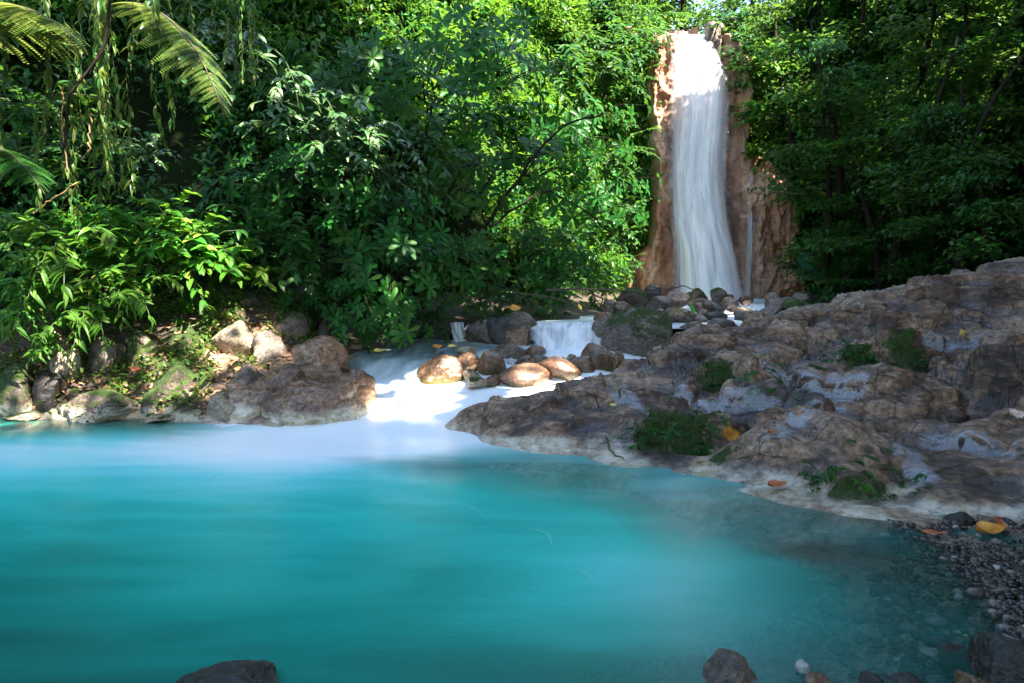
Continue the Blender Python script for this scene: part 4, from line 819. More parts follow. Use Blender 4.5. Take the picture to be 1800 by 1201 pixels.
# hanging vine curtain at the upper left
VN = [vine_mesh(1, 2.6, 8, .17, .020, dens=22), vine_mesh(2, 1.9, 6, .18, .022, dens=20)]
for k, (px, py, d, sc, label) in enumerate([
    (150, -30, 8.3, 1.0, "thick curtain of pale vines hanging from the top in the sun"), (115, 40, 8.4, .8, "vine strand left of the thick sunlit vine curtain"), (195, -20, 8.2, .9, "vine strand right of the thick sunlit vine curtain"), (140, 170, 8.3, .9, "lower vine curtain hanging over the bright bank shrubs"),
    (430, -50, 8.9, .6, "short drooping vine above the black hollow"), (290, -60, 8.8, .55, "short sunlit vine beside the base of the long fern frond")]):
    vf, vs = VN[k % 2]; e = empty("hanging_vine", P(px, py, d), (0, 0, k * 1.3), sc); tag(e, label, "vine", "hanging vines on the left slope"); obj("foliage", vf, M_PALE if k != 4 else M_FRESH, e); [obj("stem", v_, M_STEM, e) for v_ in vs]
for k, (pts, label) in enumerate([([(195, -20), (185, 80), (150, 130), (118, 180), (112, 270)], "dark leaning vine stem crossing the top left vines"), ([(112, 150), (108, 220), (118, 300)], "orange aerial root hanging at the left edge of the vine curtain"), ([(160, 200), (155, 270)], "short orange aerial root hanging in the middle of the vine curtain"), ([(135, 320), (60, 375)], "thin brown twig slanting down below the vine curtain")]):
    a = Acc(); w = np.array([P(x, y, 8.0) for x, y in pts]); s = np.linspace(0, len(w) - 1, 14); w = np.stack([np.interp(s, np.arange(len(w)), w[:, i]) for i in range(3)], 1) + R.normal(0, .01, (14, 3))
    a.add(*tube(w, .018 if k == 0 else .009, 6)); tag(obj("vine_stem" if k == 0 else "aerial_root" if k < 3 else "twig", a.mesh("root"), M_BARK if k == 0 else M_ROOT), label, "vine" if k < 3 else "twig")

# undergrowth nobody could count: leaf clumps over the valley sides
HOLLOW = [(P(270, 260, 10.3), .85), (P(360, 310, 10.5), .75), (P(800, 430, 13), 1.2), (P(770, 530, 12.4), .8), (P(560, 410, 10.9), .6), (P(690, 330, 11.5), .5), (P(60, 150, 9.6), .4), (P(870, 500, 13.5), .6), (P(240, 190, 10), .5)]
def undergrowth(name, i0, i1, n, hmax, leafL, leafW, mat, prof, seed, per=8, out=.55, hmin=-.2, thr=-.25):
    rng = np.random.default_rng(seed); iu = rng.uniform(i0, i1, n); h = hmin + rng.random(n) ** .85 * (hmax - hmin); p, nn = hill_pt(iu, h)
    keep = fbm(p * .75 + seed, 3) > thr + .12 * rng.normal(size=n)
    for c, r_ in HOLLOW:
        ax = unit(c - np.array([0, 0, CAM_Z])); w = p - c; t = w @ ax
        keep &= (np.linalg.norm(w - t[:, None] * ax, axis=1) > r_ * (1 + .4 * noise3(p * 1.3))) | (np.abs(t) > 3.5) | (rng.random(n) < .22)
    bx = (p[:, 0] > 4.7) & (p[:, 0] < 9.6) & (p[:, 1] > 24) & (p[:, 2] < 10.6); keep &= ~bx
    p, nn = p[keep], nn[keep]; m = len(p); off = np.maximum(0, fbm(p * .9 + 3, 3) + .45) * out * rng.uniform(.2, 1.3, m); p = p + nn * off[:, None]
    lv = Leaves()
    for k in range(per):
        d = nn * rng.uniform(.3, 1, (m, 1)) + rng.normal(0, .7, (m, 3)) + [0, 0, -.35]; up = unit(nn * .6 + [0, 0, .9] + rng.normal(0, .3, (m, 3)))
        sz = rng.uniform(.55, 1.25, m) * (1 + .4 * noise3(p * .5 + 11)); lv.add(p + rng.normal(0, leafL * .75, (m, 3)), d, up, leafL * sz, leafW * sz, rng.uniform(.1, .5, m))
    tag(obj(name, lv.mesh(name, prof), mat), kind="stuff")
def iu_at(x, y): return float(np.argmin(np.hypot(HBi[:, 0] - x, HBi[:, 1] - y)))
iA, iB, iC, iD, iE, iF = iu_at(-11, 6.8), iu_at(-1.7, 13.6), iu_at(3.9, 25.2), iu_at(10.3, 25.4), iu_at(13, 12), iu_at(18, -2)
undergrowth("undergrowth", iA, iB, 6500, 9.0, .15, .032, M_DEEP, 'lance', 21)
undergrowth("undergrowth", iA, iB, 3200, 8.0, .20, .042, M_EMERALD, 'lance', 22, out=.8, thr=-.05)
undergrowth("undergrowth", iB, iC, 7500, 13, .19, .045, M_EMERALD, 'tiny', 23, out=.7)
undergrowth("undergrowth", iB, iC, 5200, 13, .20, .050, M_FRESH, 'tiny', 24, out=1.0, thr=-.05)
undergrowth("undergrowth", iD - 4, iE, 13000, 13, .19, .045, M_DEEP, 'tiny', 25, out=.8, thr=-.2)
undergrowth("undergrowth", iC, iD, 4200, 22, .20, .05, M_CANOPY, 'tiny', 26, out=.6, hmin=9.2, thr=-.6)
undergrowth("undergrowth", iE, iF, 3500, 12, .22, .05, M_DEEP, 'tiny', 27, out=.8)

# trees
TP = []
for s, (H, cr, kw) in enumerate([(7.0, 2.6, dict(nl=13, leaf=.20, tw=9, per=26, low=.2)), (5.5, 2.3, dict(nl=12, leaf=.17, tw=9, per=28, low=.12, flat=.22)), (8.5, 3.0, dict(nl=14, leaf=.22, tw=9, per=28, low=.3))]):
    lv, ac = tree_mesh(40 + s, H, cr, **kw); TP.append((lv.mesh("crown", 'tiny'), ac.mesh("trunk")))
def tree(k, loc, sc, rz, label, mat, group, tilt=(0, 0)):
    e = empty("forest_tree", loc, (tilt[0], tilt[1], rz), sc); tag(e, label, "tree", group); obj("crown", TP[k][0].copy() if TP[k][0].materials and TP[k][0].materials[0] != mat else TP[k][0], None, e)
    c = e.children[0] if e.children else COL.objects[-1]
    return e
def tree2(k, loc, sc, rz, label, mat, group, tilt=(0, 0)):
    e = empty("forest_tree", loc, (tilt[0], tilt[1], rz), sc); tag(e, label, "tree", group)
    key = (k, mat.name)
    if key not in TM:
        me = TP[k][0].copy(); me.materials.clear(); me.materials.append(mat); TM[key] = me
    obj("crown", TM[key], mat, e); obj("trunk", TP[k][1], M_BARK, e); return e
TM = {}
RT = [  # right slope: px, py of the crown's middle, depth, prototype, scale
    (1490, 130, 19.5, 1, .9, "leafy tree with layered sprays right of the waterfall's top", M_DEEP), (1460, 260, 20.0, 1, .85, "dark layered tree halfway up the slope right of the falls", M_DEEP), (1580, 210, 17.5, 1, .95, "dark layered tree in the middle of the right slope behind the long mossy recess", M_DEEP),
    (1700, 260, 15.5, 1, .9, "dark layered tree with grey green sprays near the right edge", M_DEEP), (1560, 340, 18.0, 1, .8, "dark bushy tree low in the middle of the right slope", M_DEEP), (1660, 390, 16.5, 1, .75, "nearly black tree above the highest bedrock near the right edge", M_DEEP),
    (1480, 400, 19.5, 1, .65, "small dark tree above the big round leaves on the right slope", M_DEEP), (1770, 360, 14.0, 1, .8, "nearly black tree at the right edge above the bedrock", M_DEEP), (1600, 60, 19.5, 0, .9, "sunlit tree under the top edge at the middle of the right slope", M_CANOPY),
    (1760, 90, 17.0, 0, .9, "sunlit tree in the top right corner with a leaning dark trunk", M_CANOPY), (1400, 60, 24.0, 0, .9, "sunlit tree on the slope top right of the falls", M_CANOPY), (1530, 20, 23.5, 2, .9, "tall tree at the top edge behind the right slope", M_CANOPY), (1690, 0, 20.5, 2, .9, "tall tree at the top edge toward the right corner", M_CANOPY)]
for k, (px, py, d, pr, sc, lab, mt) in enumerate(RT):
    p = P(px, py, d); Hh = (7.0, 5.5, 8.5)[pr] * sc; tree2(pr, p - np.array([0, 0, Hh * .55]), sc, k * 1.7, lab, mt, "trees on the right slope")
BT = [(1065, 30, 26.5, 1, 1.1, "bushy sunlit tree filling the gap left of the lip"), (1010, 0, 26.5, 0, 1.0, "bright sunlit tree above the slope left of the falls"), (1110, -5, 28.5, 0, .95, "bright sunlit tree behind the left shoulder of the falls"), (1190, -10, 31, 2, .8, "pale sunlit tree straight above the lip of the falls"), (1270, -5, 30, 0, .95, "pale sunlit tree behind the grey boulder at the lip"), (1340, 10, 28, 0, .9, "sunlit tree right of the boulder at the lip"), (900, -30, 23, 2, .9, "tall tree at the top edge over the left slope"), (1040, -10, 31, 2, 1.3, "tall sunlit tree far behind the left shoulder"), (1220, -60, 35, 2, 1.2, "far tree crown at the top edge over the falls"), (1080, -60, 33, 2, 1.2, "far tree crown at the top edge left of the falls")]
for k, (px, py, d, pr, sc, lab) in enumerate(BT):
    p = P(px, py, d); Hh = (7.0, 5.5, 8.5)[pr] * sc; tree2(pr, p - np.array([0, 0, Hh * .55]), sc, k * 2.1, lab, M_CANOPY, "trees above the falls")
# bare limbs seen through the leaves
for k, (pts, d, r_, label) in enumerate([
    ([(770, 480), (850, 400), (920, 300), (990, 220), (1060, 200)], 13.0, .045, "thick dark limb rising toward the falls through the whorled leaves"), ([(860, 400), (960, 330), (1040, 380), (1100, 430)], 13.4, .028, "dark limb bending down toward the cliff foot"), ([(800, 420), (880, 280), (960, 270), (1000, 262)], 12.8, .02, "thin dark limb level above the black opening"), ([(740, 300), (760, 180), (790, 60)], 12.2, .03, "upright dark limb in the upper middle of the slope"),
    ([(1690, 330), (1730, 200), (1790, 110), (1830, 60)], 15.0, .06, "dark leaning trunk near the right edge"), ([(1700, 0), (1690, 120), (1695, 200)], 17.5, .05, "upright dark trunk under the top right corner"), ([(1520, -10), (1515, 40), (1530, 80)], 20, .06, "short dark trunk at the top edge right of the falls"), ([(1690, 300), (1685, 420), (1688, 490)], 16, .09, "mossy trunk standing above the bedrock skyline"), ([(1640, 300), (1635, 400)], 16.5, .05, "thin pale trunk in the dark right slope")]):
    w = np.array([P(x, y, d + .25 * i) for i, (x, y) in enumerate(pts)]); s = np.linspace(0, len(w) - 1, 18); w = np.stack([np.interp(s, np.arange(len(w)), w[:, i]) for i in range(3)], 1) + R.normal(0, .02, (18, 3)); a = Acc(); a.add(*tube(w, np.linspace(r_, r_ * .35, 18), 7))
    tag(obj("bare_limb", a.mesh("limb"), M_BARK), label, "branch")

# big round leaves at the foot of the right slope
def round_leaf_mesh(seed, r_):
    rng = np.random.default_rng(seed); n, m = 48, 7; th = np.linspace(.22, 2 * math.pi - .22, n); v = []
    for i in range(m):
        q = i / (m - 1)
        for a in th: rr = r_ * q * (1 + .035 * math.cos(a * 16) * q + .08 * math.cos(a)); v.append((rr * math.cos(a), rr * math.sin(a), .22 * r_ * q * q - .02 * r_ * math.cos(a * 16) * q))
    return mesh_np("blade", np.array(v), grid_faces(m, n))
for k, (px, py, rr, tx, ty, lab, mt) in enumerate([(1414, 461, .34, .9, .3, "big round blue-green leaf highest of the cluster by the right slope's foot", M_BLUEGREEN), (1432, 486, .32, 1.0, -.2, "big round blue-green leaf lowest of the cluster by the right slope's foot", M_BLUEGREEN), (1441, 466, .24, .8, .4, "big round bright green leaf between the two blue-green ones", M_FRESH), (1456, 462, .2, .9, -.3, "small round green leaf at the right of the round-leaf cluster", M_FRESH)]):
    p = P(px, py, 21.0 - .1 * k); e = empty("round_leaf_plant", p, (tx, ty, k * 1.2)); tag(e, lab, "plant", "big round leaves below the right slope"); obj("blade", round_leaf_mesh(k, rr), mt, e)
    a = Acc(); a.add(*tube([(0, 0, 0), (.05, .1, -.4), (.05, .3, -.9)], [.015, .018, .02], 5)); obj("stalk", a.mesh("stalk"), M_STEM, e)

# ------------------------------------------------------------------ rocks
_ico = {}
def ico(sub):
    if sub not in _ico:
        bm = bmesh.new(); bmesh.ops.create_icosphere(bm, subdivisions=sub, radius=1); bm.verts.ensure_lookup_table()
        _ico[sub] = (np.array([v.co[:] for v in bm.verts]), np.array([[v.index for v in f.verts] for f in bm.faces])); bm.free()
    return _ico[sub]
def rock_mesh(name, seed, dims, sub=5, cuts=13, soft=16.0, rough=.055, tilt=.35):
    """boulder: a ball cut by worn planes, then weathered"""
    rng = np.random.default_rng(seed); v, f = ico(sub); nrm = unit(rng.normal(size=(cuts, 3)) * [1, 1, .8]); off = rng.uniform(.58, .95, cuts)
    dt = np.maximum(v @ nrm.T, 1e-3); rr = np.minimum(off[None] / dt, 4.0); rr = np.c_[rr, np.full(len(v), 1.05)]
    r_ = -np.log(np.exp(-soft * rr).sum(1)) / soft; p = v * r_[:, None]
    p = p * (1 + rough * 2.2 * fbm(v * 1.7 + seed * 3.1, 3) + rough * .7 * fbm(v * 6 + seed, 3, ridged=True))[:, None]
    a = rng.uniform(-tilt, tilt); c, s = math.cos(a), math.sin(a); p = p @ np.array([[c, 0, -s], [0, 1, 0], [s, 0, c]]).T
    lo, hi = p.min(0), p.max(0); p = (p - (lo + hi) / 2) / (hi - lo) * np.asarray(dims)
    return mesh_np(name, p, f)
def boulder(px0, px1, py0, py1, d, label, mat, name="boulder", group=None, seed=None, sink=.3, deep=.95, **kw):
    """stands at depth d and shows between the given limits of the photograph; the rest of it is sunk in bed or soil"""
    if d is None: d = on_ground((px0 + px1) / 2, py1, 1.8)[1]
    a = P(px0, py0, d); b = P(px1, py1, d); w = b[0] - a[0]; h = (a[2] - b[2]) * (1 + sink); c = np.array([(a[0] + b[0]) / 2, d + w * deep * .2, a[2] - h / 2])
    sd = seed if seed is not None else int(px0 * 7 + py0 * 3)
    o = obj(name, rock_mesh(name, sd, (w, w * deep, h), 6 if w * FPX / d > 110 else 5 if w * FPX / d > 50 else 4, **kw), mat); o.location = c
    tag(o, label, "boulder" if name == "boulder" else "rock", group); return o
SB = "brown boulders in the stream"
for a in [
    (727, 816, 625, 674, 9.0, "large wet brown boulder leftmost in the stream with a yellow green base", M_BOULDER), (783, 845, 620, 660, 9.35, "low brown boulder lying behind the leftmost stream boulder", M_BOULDER), (834, 890, 616, 664, 9.2, "tall leaning brown boulder in the middle of the stream pile", M_BOULDER),
    (876, 978, 641, 686, 8.85, "broad pale-flanked boulder at the front of the stream pile", M_BOULDER), (948, 1032, 626, 672, 9.0, "rounded pink brown boulder right of the broad pale-flanked one", M_BOULDER), (904, 940, 625, 648, 9.6, "small round brown boulder in the middle behind the front boulders", M_BOULDER),
    (866, 925, 604, 634, 10.0, "grey brown boulder at the back of the stream pile", M_GREY), (920, 962, 606, 630, 10.1, "brown boulder at the back just below the wider cascade", M_BOULDER), (1018, 1090, 604, 655, 9.3, "blocky brown boulder below the right end of the wider cascade", M_BOULDER), (1000, 1050, 625, 660, 9.15, "brown slab boulder leaning against the blocky one", M_BOULDER),
    (800, 838, 609, 624, 9.9, "flat pale stone behind the tall leaning boulder", M_PALE_ROCK), (812, 848, 650, 672, 8.95, "small pale stone wedged at the foot of the leftmost boulders", M_PALE_ROCK), (852, 880, 662, 680, 8.8, "small olive stone in the gap of the front boulders", M_BOULDER), (820, 862, 664, 680, 8.75, "flat whitish stone at the waterline of the stream pile", M_PALE_ROCK), (932, 966, 624, 645, 9.75, "grey wedge stone beside the small round boulder", M_GREY), (890, 906, 630, 645, 9.6, "little white stone tucked behind the front boulders", M_WHITESTONE),
    (1078, 1098, 618, 642, 9.0, "small upright brown stone at the slab's upper left edge", M_BOULDER), (1090, 1120, 632, 650, 8.6, "low pink brown stone on the slab's upper left edge", M_SMOOTH), (1148, 1176, 606, 640, 8.8, "orange brown block standing beside the big mossy boulder", M_BOULDER)]:
    boulder(*a[:6], a[6], group=SB, soft=13)
for k in range(22):
    px = R.uniform(750, 1060); py = R.uniform(618, 668); w = R.uniform(12, 30); h = w * R.uniform(.5, .8); d = float(np.interp(py, [605, 640, 675], [10.0, 9.4, 8.85]))
    boulder(px - w / 2, px + w / 2, py, py + h, d, "small wet stone wedged between the brown stream boulders", [M_GREY, M_BOULDER, M_DARK, M_SMOOTH][k % 4], name="stone", group="small stones among the stream boulders", seed=1300 + k, soft=20, cuts=10, rough=.06, tilt=.6)
UB = "rocks below the waterfall"
for a in [
    (1058, 1190, 540, 640, 10.6, "huge mossy boulder dividing the wider cascade from the rapid", M_HALFMOSS), (820, 872, 562, 606, 11.1, "dark flat-topped rock beside the thin little cascade", M_GREY), (1040, 1075, 560, 610, 10.9, "brown rock at the right end of the wider cascade", M_GREY), (840, 930, 556, 622, 11.2, "black wet rock between the two small cascades", M_DARK), (890, 945, 548, 580, 11.2, "pinkish grey rock perched left of the wider cascade's lip", M_GREY), (880, 935, 575, 615, 11.05, "brown rock wall under the pinkish perched rock", M_SMOOTH), (812, 858, 575, 612, 11.3, "pale brown rock beside the thin little cascade", M_SMOOTH),
    (1130, 1165, 500, 525, 16.0, "dark angular rock on the skyline below the waterfall's left side", M_DARK), (1080, 1140, 505, 545, 15.0, "mossy dark rock under the dead branches", M_MOSSY), (1140, 1190, 520, 545, 14.0, "grey brown rock beneath the waterfall's left foot", M_GREY), (1165, 1215, 512, 540, 15.0, "brown rock on the skyline below the waterfall", M_SMOOTH), (1210, 1245, 506, 530, 17.0, "mossy rock on the skyline under the veil", M_MOSSY),
    (1250, 1280, 505, 530, 16.5, "dark mossy block on the skyline under the veil's right side", M_HALFMOSS), (1175, 1230, 540, 565, 12.8, "pink brown flat rock left of the rapid", M_SMOOTH), (1218, 1250, 532, 552, 14.0, "tan block at the head of the rapid", M_BOULDER), (1270, 1298, 522, 545, 15.5, "orange brown block at the right of the rapid's head", M_BOULDER), (1235, 1300, 560, 592, 11.6, "smooth wet grey boulder in the rapid", M_GREY),
    (1195, 1240, 565, 600, 11.2, "rounded tan boulder at the rapid's left edge", M_BOULDER), (1305, 1360, 550, 572, 11.8, "olive brown rock at the rapid's right edge", M_BOULDER), (1330, 1385, 536, 558, 13.0, "dark rock where the shelf meets the rapid", M_GREY), (1380, 1425, 525, 552, 13.0, "mossy rock behind the bedrock skyline", M_MOSSY), (1350, 1400, 522, 545, 15.0, "grey rock right of the waterfall's foot", M_GREY), (1290, 1330, 538, 556, 14.0, "pale wet rock in the middle of the rapid", M_PALE_ROCK), (1490, 1520, 527, 545, 11.0, "small tan rock behind the bedrock skyline", M_BOULDER), (1425, 1470, 533, 552, 12.0, "flat grey rock behind the bedrock skyline", M_GREY),
    (1240, 1275, 33, 84, 25.0, "grey boulder perched at the right of the waterfall's lip", M_GREY), (1080, 1120, 42, 70, 24.6, "pale slab rock jutting from the slope left of the lip", M_SMOOTH)]:
    boulder(*a[:6], a[6], group=UB, soft=26, cuts=12, rough=.07)
for k in range(46):
    px = R.uniform(1060, 1430); py = 512 + 70 * R.random() * (1 - abs(px - 1230) / 420); d = float(np.interp(py, [508, 530, 555, 590], [18, 14.5, 12.6, 11.2])); w = R.uniform(14, 42); h = w * R.uniform(.45, .75)
    boulder(px - w / 2, px + w / 2, py, py + h, d, "small wet stone among the rocks at the foot of the waterfall", [M_GREY, M_SMOOTH, M_DARK, M_HALFMOSS, M_BOULDER, M_GREY][k % 6], name="stone", group="small stones at the waterfall's foot", seed=900 + k, soft=26, cuts=10, rough=.07, tilt=.6)
LB = "rocks of the left bank"
for a in [
    (358, 452, 562, 640, 8.9, "pale tan boulder in full sun on the left bank", M_PALE_ROCK), (430, 500, 580, 680, 8.8, "grey cracked boulder right of the pale sunlit one", M_GREY), (110, 240, 686, 742, 8.0, "low brown boulder with a moss cap at the left waterline", M_HALFMOSS), (45, 110, 655, 735, 8.15, "dark wet rock at the left edge with a bluish sheen", M_DARK), (-40, 62, 640, 730, 8.2, "mossy rock cut by the left edge at the waterline", M_MOSSY),
    (215, 275, 582, 640, 8.7, "round moss cushion rock in the middle of the left bank", M_MOSSY), (280, 370, 580, 650, 8.8, "moss covered boulder leaning on the pale sunlit one", M_MOSSY), (230, 360, 640, 735, 8.25, "large dark moss covered rock above the left waterline", M_MOSSY), (395, 470, 640, 735, 8.1, "grey angular rock on the left bank below the pale boulder", M_GREY),
    (380, 520, 655, 762, 8.0, "broad reddish brown ledge stepping into the pool beneath the grey cracked boulder", M_SMOOTH), (455, 640, 668, 764, 7.85, "low reddish brown ledge with a splashed white foot at the stream mouth", M_SMOOTH), (515, 662, 655, 760, 7.9, "smooth rose brown rock at the left of the stream mouth", M_SMOOTH), (440, 560, 640, 750, 8.1, "tall rose brown rock sloping into the pool left of the stream mouth", M_SMOOTH), (355, 430, 690, 752, 7.85, "ochre and cream rock at the waterline beneath the mossy bank", M_PALE_ROCK), (500, 610, 590, 660, 9.0, "brown bank rock with a long ridge above the stream mouth", M_SMOOTH), (450, 540, 545, 610, 9.5, "brown ridge rock under the shaded bushes", M_HALFMOSS),
    (380, 470, 510, 560, 9.8, "mossy hump at the top of the left bank", M_MOSSY), (60, 130, 570, 640, 8.7, "brown crumbly rock in the soil at the left edge", M_SMOOTH), (150, 220, 590, 660, 8.6, "brown crumbly rock below the long-leaved shrubs", M_HALFMOSS), (85, 140, 610, 690, 8.4, "small tan rock in the soil bank", M_PALE_ROCK), (240, 330, 728, 745, 7.95, "white crusted stone strip at the waterline under the mossy rock", M_PALE_ROCK), (0, 90, 722, 742, 8.05, "white crusted ledge at the left edge of the waterline", M_PALE_ROCK),
    (605, 652, 596, 622, 10.3, "olive brown stone under the bushes at the stream's left edge", M_BOULDER), (660, 690, 595, 615, 10.8, "small olive stone at the stream's left edge", M_BOULDER), (540, 580, 560, 610, 10.0, "dark stump-like rock in shade left of the stream", M_DARK), (690, 800, 575, 612, 11.6, "dark bank rock in the black opening left of the thin cascade", M_DARK), (590, 615, 590, 612, 10.3, "small dark stone in shade at the stream's left edge", M_DARK)]:
    boulder(*a[:6], a[6], group=LB, soft=40, cuts=10, rough=.09)
for k in range(44):
    px = R.uniform(-20, 600); py = R.uniform(600, 735) if px < 480 else R.uniform(560, 640); p_ = on_ground(px, py, 5, 12); w = R.uniform(12, 38) * 8.5 / p_[1]; h = w * R.uniform(.45, .8)
    boulder(px - w / 2, px + w / 2, py - h * .6, py + h * .4, p_[1], "small stone half sunk in the soil and moss of the left bank", [M_GREY, M_SMOOTH, M_DARK, M_HALFMOSS, M_MOSSY, M_PALE_ROCK][k % 6], name="stone", group="small stones of the left bank", seed=700 + k, soft=26, cuts=10, rough=.07, tilt=.6)
NB = "rocks at the near shore"
for a in [
    (250, 492, 1211, 1310, 2.4, "dark grey rock cut by the bottom edge at the left", M_DARK), (1237, 1345, 1166, 1240, 2.62, "brown faceted rock at the bottom edge", M_GREY), (1410, 1466, 1180, 1240, 2.6, "small wet brown rock at the bottom edge", M_BOULDER), (1508, 1558, 1186, 1240, 2.6, "small olive rock at the bottom edge", M_DARK), (1565, 1625, 1191, 1240, 2.6, "dark thin rock barely above the bottom edge", M_DARK), (1655, 1725, 1142, 1184, 2.85, "round black wet rock in the water by the near right corner", M_DARK),
    (1722, 1870, 1134, 1250, 2.6, "large black wet boulder in the bottom right corner", M_DARK), (1690, 1745, 1186, 1240, 2.55, "reddish rock in front of the large black corner boulder", M_BOULDER), (1625, 1662, 1145, 1162, 2.9, "white stone awash beside the round black rock", M_WHITESTONE), (1400, 1426, 1164, 1184, 2.7, "white stone tip awash near the bottom edge", M_WHITESTONE), (1758, 1785, 1080, 1108, 3.2, "white grey stone awash at the right shore", M_WHITESTONE), (1775, 1812, 1112, 1140, 3.0, "grey stone awash above the corner boulder", M_GREY),
    (1742, 1770, 994, 1020, 3.75, "dark wedge stone at the right shore", M_DARK), (1765, 1830, 1030, 1062, 3.5, "black stone at the right edge of the shore", M_DARK), (1700, 1745, 970, 988, 3.95, "flat olive stone among the shore pebbles", M_BOULDER), (1668, 1712, 905, 930, 4.45, "dark curled brown rock at the slab's lower end", M_DARK), (1720, 1760, 911, 930, 4.4, "rounded maroon stone on the dark shore", M_BOULDER), (1752, 1785, 912, 926, 4.45, "small black stone beside the maroon one", M_DARK), (1548, 1566, 938, 944, 4.3, "white pebble tip awash off the right shore", M_WHITESTONE)]:
    boulder(*a[:6], a[6], name="shore_rock", group=NB, sink=.25, soft=24, rough=.08)

# shingle at the right shore: too many to count
def shingle():
    rng = np.random.default_rng(70); v0, f0 = ico(2); V = []; F = []; n = 0
    for k in range(1500):
        px = rng.uniform(1560, 1860); py = rng.uniform(915, 1190)
        p = on_ground(px, py, 1.8, 6)
        if p[2] > .2 or p[2] < -.14 or (px < 1640 and p[2] > .01): continue
        r_ = .010 + .028 * rng.random() ** 3; q = v0 * (1 + .22 * noise3(v0 * 1.6 + k * 1.7))[:, None] * [r_, r_ * rng.uniform(.7, 1), r_ * rng.uniform(.45, .7)]
        a = rng.uniform(0, 6.28); c, s = math.cos(a), math.sin(a); V.append(q @ np.array([[c, -s, 0], [s, c, 0], [0, 0, 1]]) + p + [0, 0, r_ * .2]); F.append(f0 + n); n += len(v0)
    for k in range(260):
        px = rng.uniform(1080, 1830); py = rng.uniform(1010, 1215); p = on_ground(px, py, 1.6, 6)
        if p[2] > .0 or p[2] < -.36: continue
        r_ = .02 + .055 * rng.random() ** 2; q = v0 * (1 + .2 * noise3(v0 * 1.5 + k * 2.3))[:, None] * [r_, r_ * rng.uniform(.7, 1), r_ * rng.uniform(.35, .6)]
        V.append(q + p + [0, 0, r_ * .1]); F.append(f0 + n); n += len(v0)
    t = NT("shingle"); g = t.new("ShaderNodeNewGeometry").outputs["Random Per Island"]; nz = t.noise(t.coord(), 60, 4)
    c = t.ramp(g, [(0, (0.012, 0.009, 0.009)), (.55, (0.035, 0.025, 0.023)), (.82, (0.10, 0.072, 0.058)), (.95, (0.22, 0.18, 0.16)), (1, (0.55, 0.53, 0.51))], 'LINEAR'); t.link(t.mix(t.math('MULTIPLY', nz, .5), c, (.02, .016, .014)), t.bsdf.inputs["Base Color"]); t.bsdf.inputs["Roughness"].default_value = .22
    tag(obj("shingle", mesh_np("shingle", np.concatenate(V), np.concatenate(F)), t.m), kind="stuff")
shingle()

def sheen_film_mat():
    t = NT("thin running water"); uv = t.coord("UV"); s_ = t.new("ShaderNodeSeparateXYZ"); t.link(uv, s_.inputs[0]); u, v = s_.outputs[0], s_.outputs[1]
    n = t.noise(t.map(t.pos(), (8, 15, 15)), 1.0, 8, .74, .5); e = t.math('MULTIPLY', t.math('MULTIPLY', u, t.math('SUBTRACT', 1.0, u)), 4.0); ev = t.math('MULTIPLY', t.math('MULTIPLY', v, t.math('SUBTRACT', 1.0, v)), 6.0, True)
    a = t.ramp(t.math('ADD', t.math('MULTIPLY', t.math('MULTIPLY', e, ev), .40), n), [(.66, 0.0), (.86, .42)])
    t.bsdf.inputs["Base Color"].default_value = (.50, .51, .58, 1); t.bsdf.inputs["Roughness"].default_value = .12; t.link(t.bump(t.noise(t.pos(), 22, 4), .6, .02), t.bsdf.inputs["Normal"])  # pale lavender colour paints the sky sheen onto the wet film
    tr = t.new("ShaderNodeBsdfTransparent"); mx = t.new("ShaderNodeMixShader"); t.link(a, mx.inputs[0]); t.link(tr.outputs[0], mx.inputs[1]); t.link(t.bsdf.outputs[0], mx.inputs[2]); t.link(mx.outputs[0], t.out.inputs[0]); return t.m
M_SHEEN_FILM = sheen_film_mat()
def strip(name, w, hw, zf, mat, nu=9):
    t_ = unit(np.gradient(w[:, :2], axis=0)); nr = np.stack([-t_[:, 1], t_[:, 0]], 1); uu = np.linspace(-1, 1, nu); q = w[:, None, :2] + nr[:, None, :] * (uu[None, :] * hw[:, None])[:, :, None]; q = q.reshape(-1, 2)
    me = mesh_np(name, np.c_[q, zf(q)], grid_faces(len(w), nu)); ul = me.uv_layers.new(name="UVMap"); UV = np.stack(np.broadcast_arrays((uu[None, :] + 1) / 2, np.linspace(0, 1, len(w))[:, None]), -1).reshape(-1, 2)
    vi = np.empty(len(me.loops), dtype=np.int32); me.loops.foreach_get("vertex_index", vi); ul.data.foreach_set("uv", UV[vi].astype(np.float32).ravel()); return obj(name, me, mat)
def path(px, f, n=60):
    w = np.array([f(x, y) for x, y in px]); s_ = np.linspace(0, len(w) - 1, n); w = np.stack([np.interp(s_, np.arange(len(w)), w[:, i]) for i in range(w.shape[1])], 1)
    for _ in range(8): w[1:-1] = (w[:-2] + 2 * w[1:-1] + w[2:]) / 4
    return w
